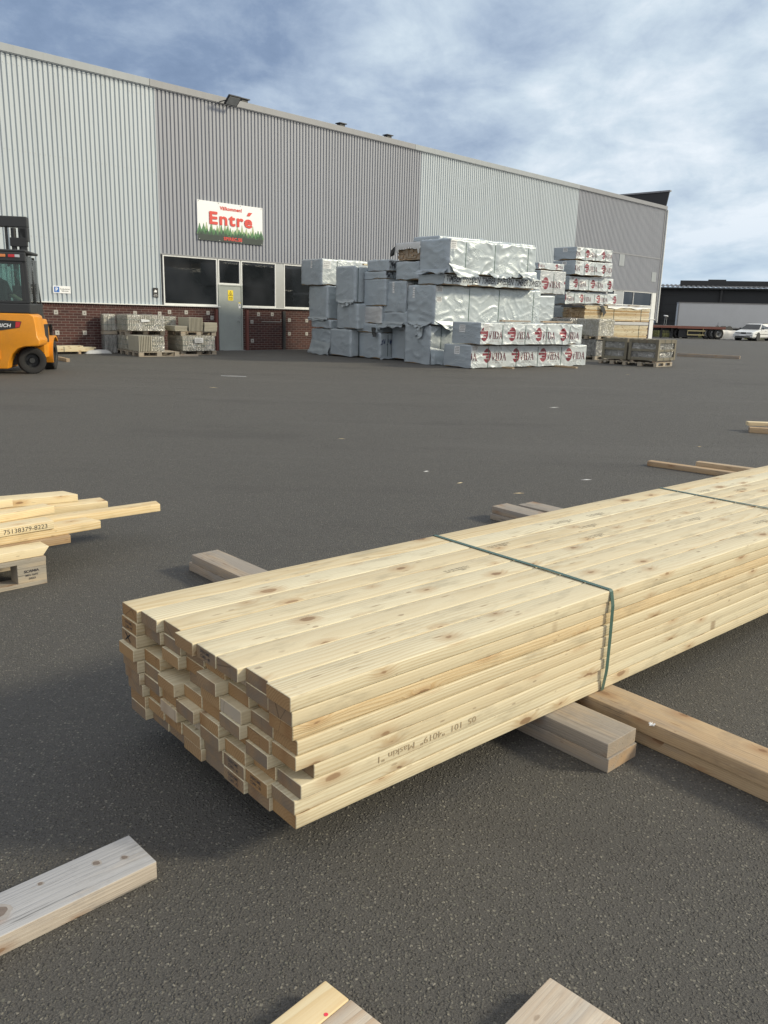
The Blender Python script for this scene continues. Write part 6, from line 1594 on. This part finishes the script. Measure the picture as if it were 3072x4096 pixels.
for x in (4.30 + 0.5, 4.30 + 0.98, 4.30 + 1.46):
    wheel('wheel', (x - 0.02, 0.22, 0.47), 0.47, 0.28, R(-72), ft, hub=M_STEEL, rim_r=0.55)
wheel('wheel', (2.35, 0.5, 0.42), 0.42, 0.3, R(-60), ft)
wheel('wheel', (3.05, 0.5, 0.40), 0.40, 0.3, R(-60), ft)
# round dish lamp on two stems on the deck
dl = empty('dish_light', 'white round dish on two thin stems standing on the flatbed', 'lamp', (23.85, 71.2 + 1.5, 1.06), 0)
mb = MB(); mb.lathe([(0.001, 0.06), (0.15, 0.05), (0.21, 0.0), (0.15, -0.05), (0.001, -0.07)], 20, M=Matrix.Translation((0, 0, 0.78)) @ Matrix.Rotation(R(-80), 4, 'Y')); mb.build('dish', M_SIGNW, dl, smooth='auto')
mb = MB(); mb.cyl((-0.10, 0, 0), (-0.05, 0, 0.75), 0.015, 6); mb.cyl((0.07, 0, 0), (0.09, 0, 0.75), 0.015, 6); mb.build('stem', M_STEEL, dl)
# sheeted heap and two dark drums behind it
mb = MB(); n1, n2 = 26, 12; nz_ = noise.noise
for i in range(n1 + 1):
    for j in range(n2 + 1):
        u_, v_ = i / n1, j / n2
        h = 0.82 * min(1, (u_ / 0.22)) ** 0.8 * (1 - 0.12 * u_) * math.sin(math.pi * min(1, v_ * 1.0 + 0.0)) ** 0.45
        mb.v.append((u_ * 2.6, v_ * 1.4, max(0.0, h + 0.05 * nz_(Vector((u_ * 9, v_ * 4, 2))))))
for i in range(n1):
    for j in range(n2): mb.f.append((i * (n2 + 1) + j, (i + 1) * (n2 + 1) + j, (i + 1) * (n2 + 1) + j + 1, i * (n2 + 1) + j + 1)); mb.mi.append(0)
tag(mb.build('sheeted_heap', paint('dirty_white_sheet', (0.80, 0.78, 0.72), 0.6, dirt=0.6, scale=4), None, (28.3, 73.2, 0), (0, 0, R(-8)), smooth=True), 'heap under a dirty white sheet beside the flatbed', 'heap')
for k, (x, y) in enumerate(((29.65, 75.2), (30.35, 75.8))):
    o = empty('cable_drum', ('left dark round drum behind the sheeted heap', 'right dark round drum behind the sheeted heap')[k], 'drum', (x, y, 0.56), R(-60))
    for nm, xa, xb, rr_ in (('flange', -0.42, -0.34, 0.56), ('flange', 0.34, 0.42, 0.56), ('core', -0.34, 0.34, 0.45)):
        m_ = MB(); m_.cyl((xa, 0, 0), (xb, 0, 0), rr_, 28); m_.build(nm, M_DARK, o, smooth='auto')
# white estate car: local x forward, y left
cb = R(224.5)   # heading azimuth
car = empty('parked_car', 'white estate car parked facing the yard at the right edge', 'car', (30.9, 71.0, 0), math.pi / 2 - cb)
# stations along x (front bumper at 2.3, tail at -2.4): half width, bottom, belt height
prof_lo = [(2.32, .70, .30, .52), (2.26, .80, .24, .66), (2.0, .86, .22, .76), (1.4, .88, .22, .84), (0.85, .89, .22, .92), (0.0, .89, .22, .93), (-1.0, .89, .22, .94), (-1.9, .87, .24, .95), (-2.35, .82, .30, .92), (-2.42, .76, .40, .60)]
mb = MB(); K = 9; vs = []
for x, hw, zb, zt in prof_lo:
    ring_ = [(-hw * .90, zb), (-hw, zb + .10), (-hw * 1.005, (zb + zt) / 2), (-hw * .985, zt - .07), (-hw * .90, zt), (hw * .90, zt), (hw * .985, zt - .07), (hw * 1.005, (zb + zt) / 2), (hw, zb + .10), (hw * .90, zb)]
    vs += [(x, y, z) for y, z in ring_]
NR_ = 10; fs = []
for i in range(len(prof_lo) - 1):
    for k in range(NR_): fs.append((i * NR_ + k, i * NR_ + (k + 1) % NR_, (i + 1) * NR_ + (k + 1) % NR_, (i + 1) * NR_ + k))
fs += [tuple(range(NR_)), tuple((len(prof_lo) - 1) * NR_ + k for k in reversed(range(NR_)))]
mb.add(vs, fs); body = mb.build('body', M_CARW, car, smooth='auto')
# greenhouse
gh = [(0.98, .76, .915), (0.30, .64, 1.36), (-0.4, .64, 1.40), (-1.6, .64, 1.39), (-2.02, .62, 1.34), (-2.36, .74, .94)]
mb = MB(); vs = []
for x, hw, z in gh: vs += [(x, -hw, z), (x, hw, z)]
base = [(0.98, .80, .90), (0.3, .83, .92), (-0.4, .84, .93), (-1.6, .84, .94), (-2.02, .82, .94), (-2.36, .78, .93)]
for x, hw, z in base: vs += [(x, -hw, z), (x, hw, z)]
fs = []
for i in range(5):
    a = 2 * i; b = a + 2; c = 12 + 2 * i; d_ = c + 2
    fs += [(a, a + 1, b + 1, b), (a, b, d_, c), (a + 1, c + 1, d_ + 1, b + 1)]
mb.add(vs, fs); mb.build('cabin', M_CARW, car, smooth='auto')
def quad(name, pts, mat, par=car):
    m_ = MB(); m_.add(pts, [tuple(range(len(pts)))]); return m_.build(name, mat, par)
def lerp(a, b, t): return tuple(a[i] + (b[i] - a[i]) * t for i in range(3))
fl_, fr_, tl_, tr_ = (0.99, .73, .925), (0.99, -.73, .925), (0.325, .61, 1.345), (0.325, -.61, 1.345)
e_ = 0.014
quad('windscreen', [(p[0] + e_, p[1], p[2] + e_) for p in (lerp(fl_, tl_, .04), lerp(fr_, tr_, .04), lerp(fr_, tr_, .94), lerp(fl_, tl_, .94))], M_GLASS)
def side_win(x0b, x1b, x0t, x1t, sgn):
    yb, yt = .842 * sgn, .655 * sgn
    quad('side_window', [(x0b, yb, .97), (x1b, yb, .97), (x1t, yt, 1.33), (x0t, yt, 1.33)] if sgn > 0 else [(x1b, yb, .97), (x0b, yb, .97), (x0t, yt, 1.33), (x1t, yt, 1.33)], M_GLASS)
for sgn in (1, -1):
    side_win(0.78, 0.02, 0.26, 0.02, sgn); side_win(-0.04, -0.95, -0.04, -0.93, sgn); side_win(-1.02, -2.0, -1.0, -1.85, sgn)
mb = MB(); mb.box(2.305, 2.345, -.22, .22, .56, .69); mb.build('grille', M_DARK, car)
for s_ in (1, -1):
    mb = MB(); y0, y1 = sorted((.26 * s_, .66 * s_)); mb.box(2.26, 2.335, y0, y1, .57, .69); mb.build('headlight', M_LAMPC, car, bevel=0.01)
mb = MB(); mb.box(2.28, 2.43, -.82, .82, .28, .52); bmp = mb.build('bumper', M_CARW, car, bevel=0.04)
mb = MB(); mb.box(2.425, 2.44, -.78, .78, .44, .455); mb.box(2.425, 2.44, -.6, .6, .29, .37); mb.build('bumper_strip', M_DARK, car)
mb = MB(); mb.box(2.43, 2.45, -.26, .26, .38, .48); pla = mb.build('number_plate', M_SIGNW, car)
mb = MB(); mb.box(2.0, -2.3, 0.885, 0.90, .52, .56); mb.box(-2.3, 2.0, -0.90, -0.885, .52, .56); mb.build('side_moulding', M_DARK, car)
for s_ in (1, -1):
    mb = MB(); y0, y1 = sorted((.86 * s_, 1.02 * s_)); mb.box(0.62, 0.74, y0, y1, .93, 1.04); mb.build('mirror', M_DARK, car, bevel=0.02)
    for x in (-0.15, -1.05):
        mb = MB(); y0, y1 = sorted((.89 * s_, .915 * s_)); mb.box(x, x + 0.14, y0, y1, .80, .83); mb.build('door_handle', M_DARK, car)
    mb = MB(); y0, y1 = sorted((.62 * s_, .66 * s_)); mb.box(-1.8, 0.1, y0, y1, 1.41, 1.44); mb.build('roof_rail', M_DARK, car)
    for x in (1.42, -1.24):
        mb = MB(); y0, y1 = sorted((.55 * s_, .905 * s_))
        mb.cyl((x, y0, 0.33), (x, y1, 0.33), 0.37, 24); mb.build('wheel_arch', M_DARK, car)
        wheel('wheel', (x, .80 * s_, 0.315), 0.315, 0.22, (R(90) if s_ > 0 else R(-90)) + (R(0)), car, hub=M_CHAR, rim_r=0.62)
# trees and grass beyond
def conifer(label, x, y, h, r, seed):
    e = empty('conifer', label, 'tree', (x, y, 0), 0, 'conifers beyond the shed'); rr_ = random.Random(seed)
    m_ = MB(); m_.cyl((0, 0, 0), (0, 0, h), 0.16, 8, r2=0.02); m_.build('trunk', M_BARK, e)
    m_ = MB()
    for k in range(900):
        t = rr_.random() ** 0.8; z = h * (0.12 + 0.88 * t); rad = r * (1 - t) ** 0.8 * (0.75 + 0.4 * math.sin(z * 5 + seed)) + 0.06
        a = rr_.uniform(0, 6.283); q = rad * rr_.uniform(0.2, 1.0) ; c = Vector((q * math.cos(a), q * math.sin(a), z - 0.15 * q))
        s_ = rr_.uniform(0.10, 0.24); d1 = Vector((math.cos(a), math.sin(a), -0.45)) * s_ * 1.6; d2 = Vector((-math.sin(a), math.cos(a), rr_.uniform(-.3, .3))) * s_
        m_.add([c - d2 * .5, c + d1 * .5 - d2 * .2, c + d1, c + d1 * .5 + d2 * .5], [(0, 1, 2, 3)])
    m_.build('crown', M_LEAF, e)
conifer('dark conifer showing between the warehouse corner and the shed, nearer one', 36.7, 118, 5.0, 1.8, 1)
conifer('dark conifer beyond the warehouse corner, left one', 34.9, 120, 4.6, 1.9, 2)
conifer('dark conifer beyond the warehouse corner, farthest one', 38.6, 126, 5.2, 1.9, 3)
rr_ = random.Random(9); mb = MB()
for k in range(5200):
    x = rr_.uniform(22.8, 36); y = rr_.uniform(76, 84) + (x - 22.8) * 0; h = rr_.uniform(0.2, 0.75) * (1.25 if x < 26 else 0.6)
    a = rr_.uniform(0, 6.28); w_ = 0.03
    mb.add([(x - w_ * math.cos(a), y - w_ * math.sin(a), 0), (x + w_ * math.cos(a), y + w_ * math.sin(a), 0), (x + rr_.uniform(-.12, .12), y + rr_.uniform(-.12, .12), h)], [(0, 1, 2)])
mt, g = new_mat('dry_green_grass'); g.val(g.p.inputs['Base Color'], g.mix(g.noise(g.obj, 0.8, 4, 0.6), (0.07, 0.10, 0.03), (0.20, 0.19, 0.08))); g.p.inputs['Roughness'].default_value = 0.8
tag(mb.build('grass', mt), 'rough green and straw coloured grass behind the flatbed', 'grass', kind='stuff')
# splinters and scraps on the asphalt
rr_ = random.Random(21)
for k, (x, y) in enumerate(((0.35, 7.4), (1.05, 6.55), (0.62, 6.9), (1.75, 7.2), (-0.55, 9.3), (3.6, 9.4), (4.4, 9.0), (-3.3, 15.2), (6.3, 22.0), (2.6, 13.2))):
    L_ = rr_.uniform(0.05, 0.13) * (1 if y < 12 else 1.8); mb = MB(); a = rr_.uniform(-0.6, 0.9)
    M_ = Matrix.Rotation(a, 4, 'Z')
    mb.add([M_ @ Vector(p) for p in ((0, 0, 0.001), (L_ * .5, -.004, 0.001), (L_, .002, 0.002), (L_ * .55, .005, 0.001), (L_ * .5, .001, 0.006))], [(0, 1, 4), (1, 2, 4), (2, 3, 4), (3, 0, 4), (3, 2, 1, 0)])
    tag(mb.build('wood_splinter', M_SIGNW if k % 3 == 0 else M_PINE2, None, (x, y, 0)), 'small pale wood splinter on the asphalt', 'splinter', 'splinters scattered over the asphalt')
pts = [(-3.62, 17.98), (-3.45, 17.93), (-3.28, 17.95), (-3.06, 17.9)]
mb = MB(); 
for a, b in zip(pts, pts[1:]): mb.cyl((a[0], a[1], 0.005), (b[0], b[1], 0.004), 0.0045, 6)
tag(mb.build('strap_scrap', M_SIGNW), 'thin white strip of strapping lying in the middle of the yard', 'strip')
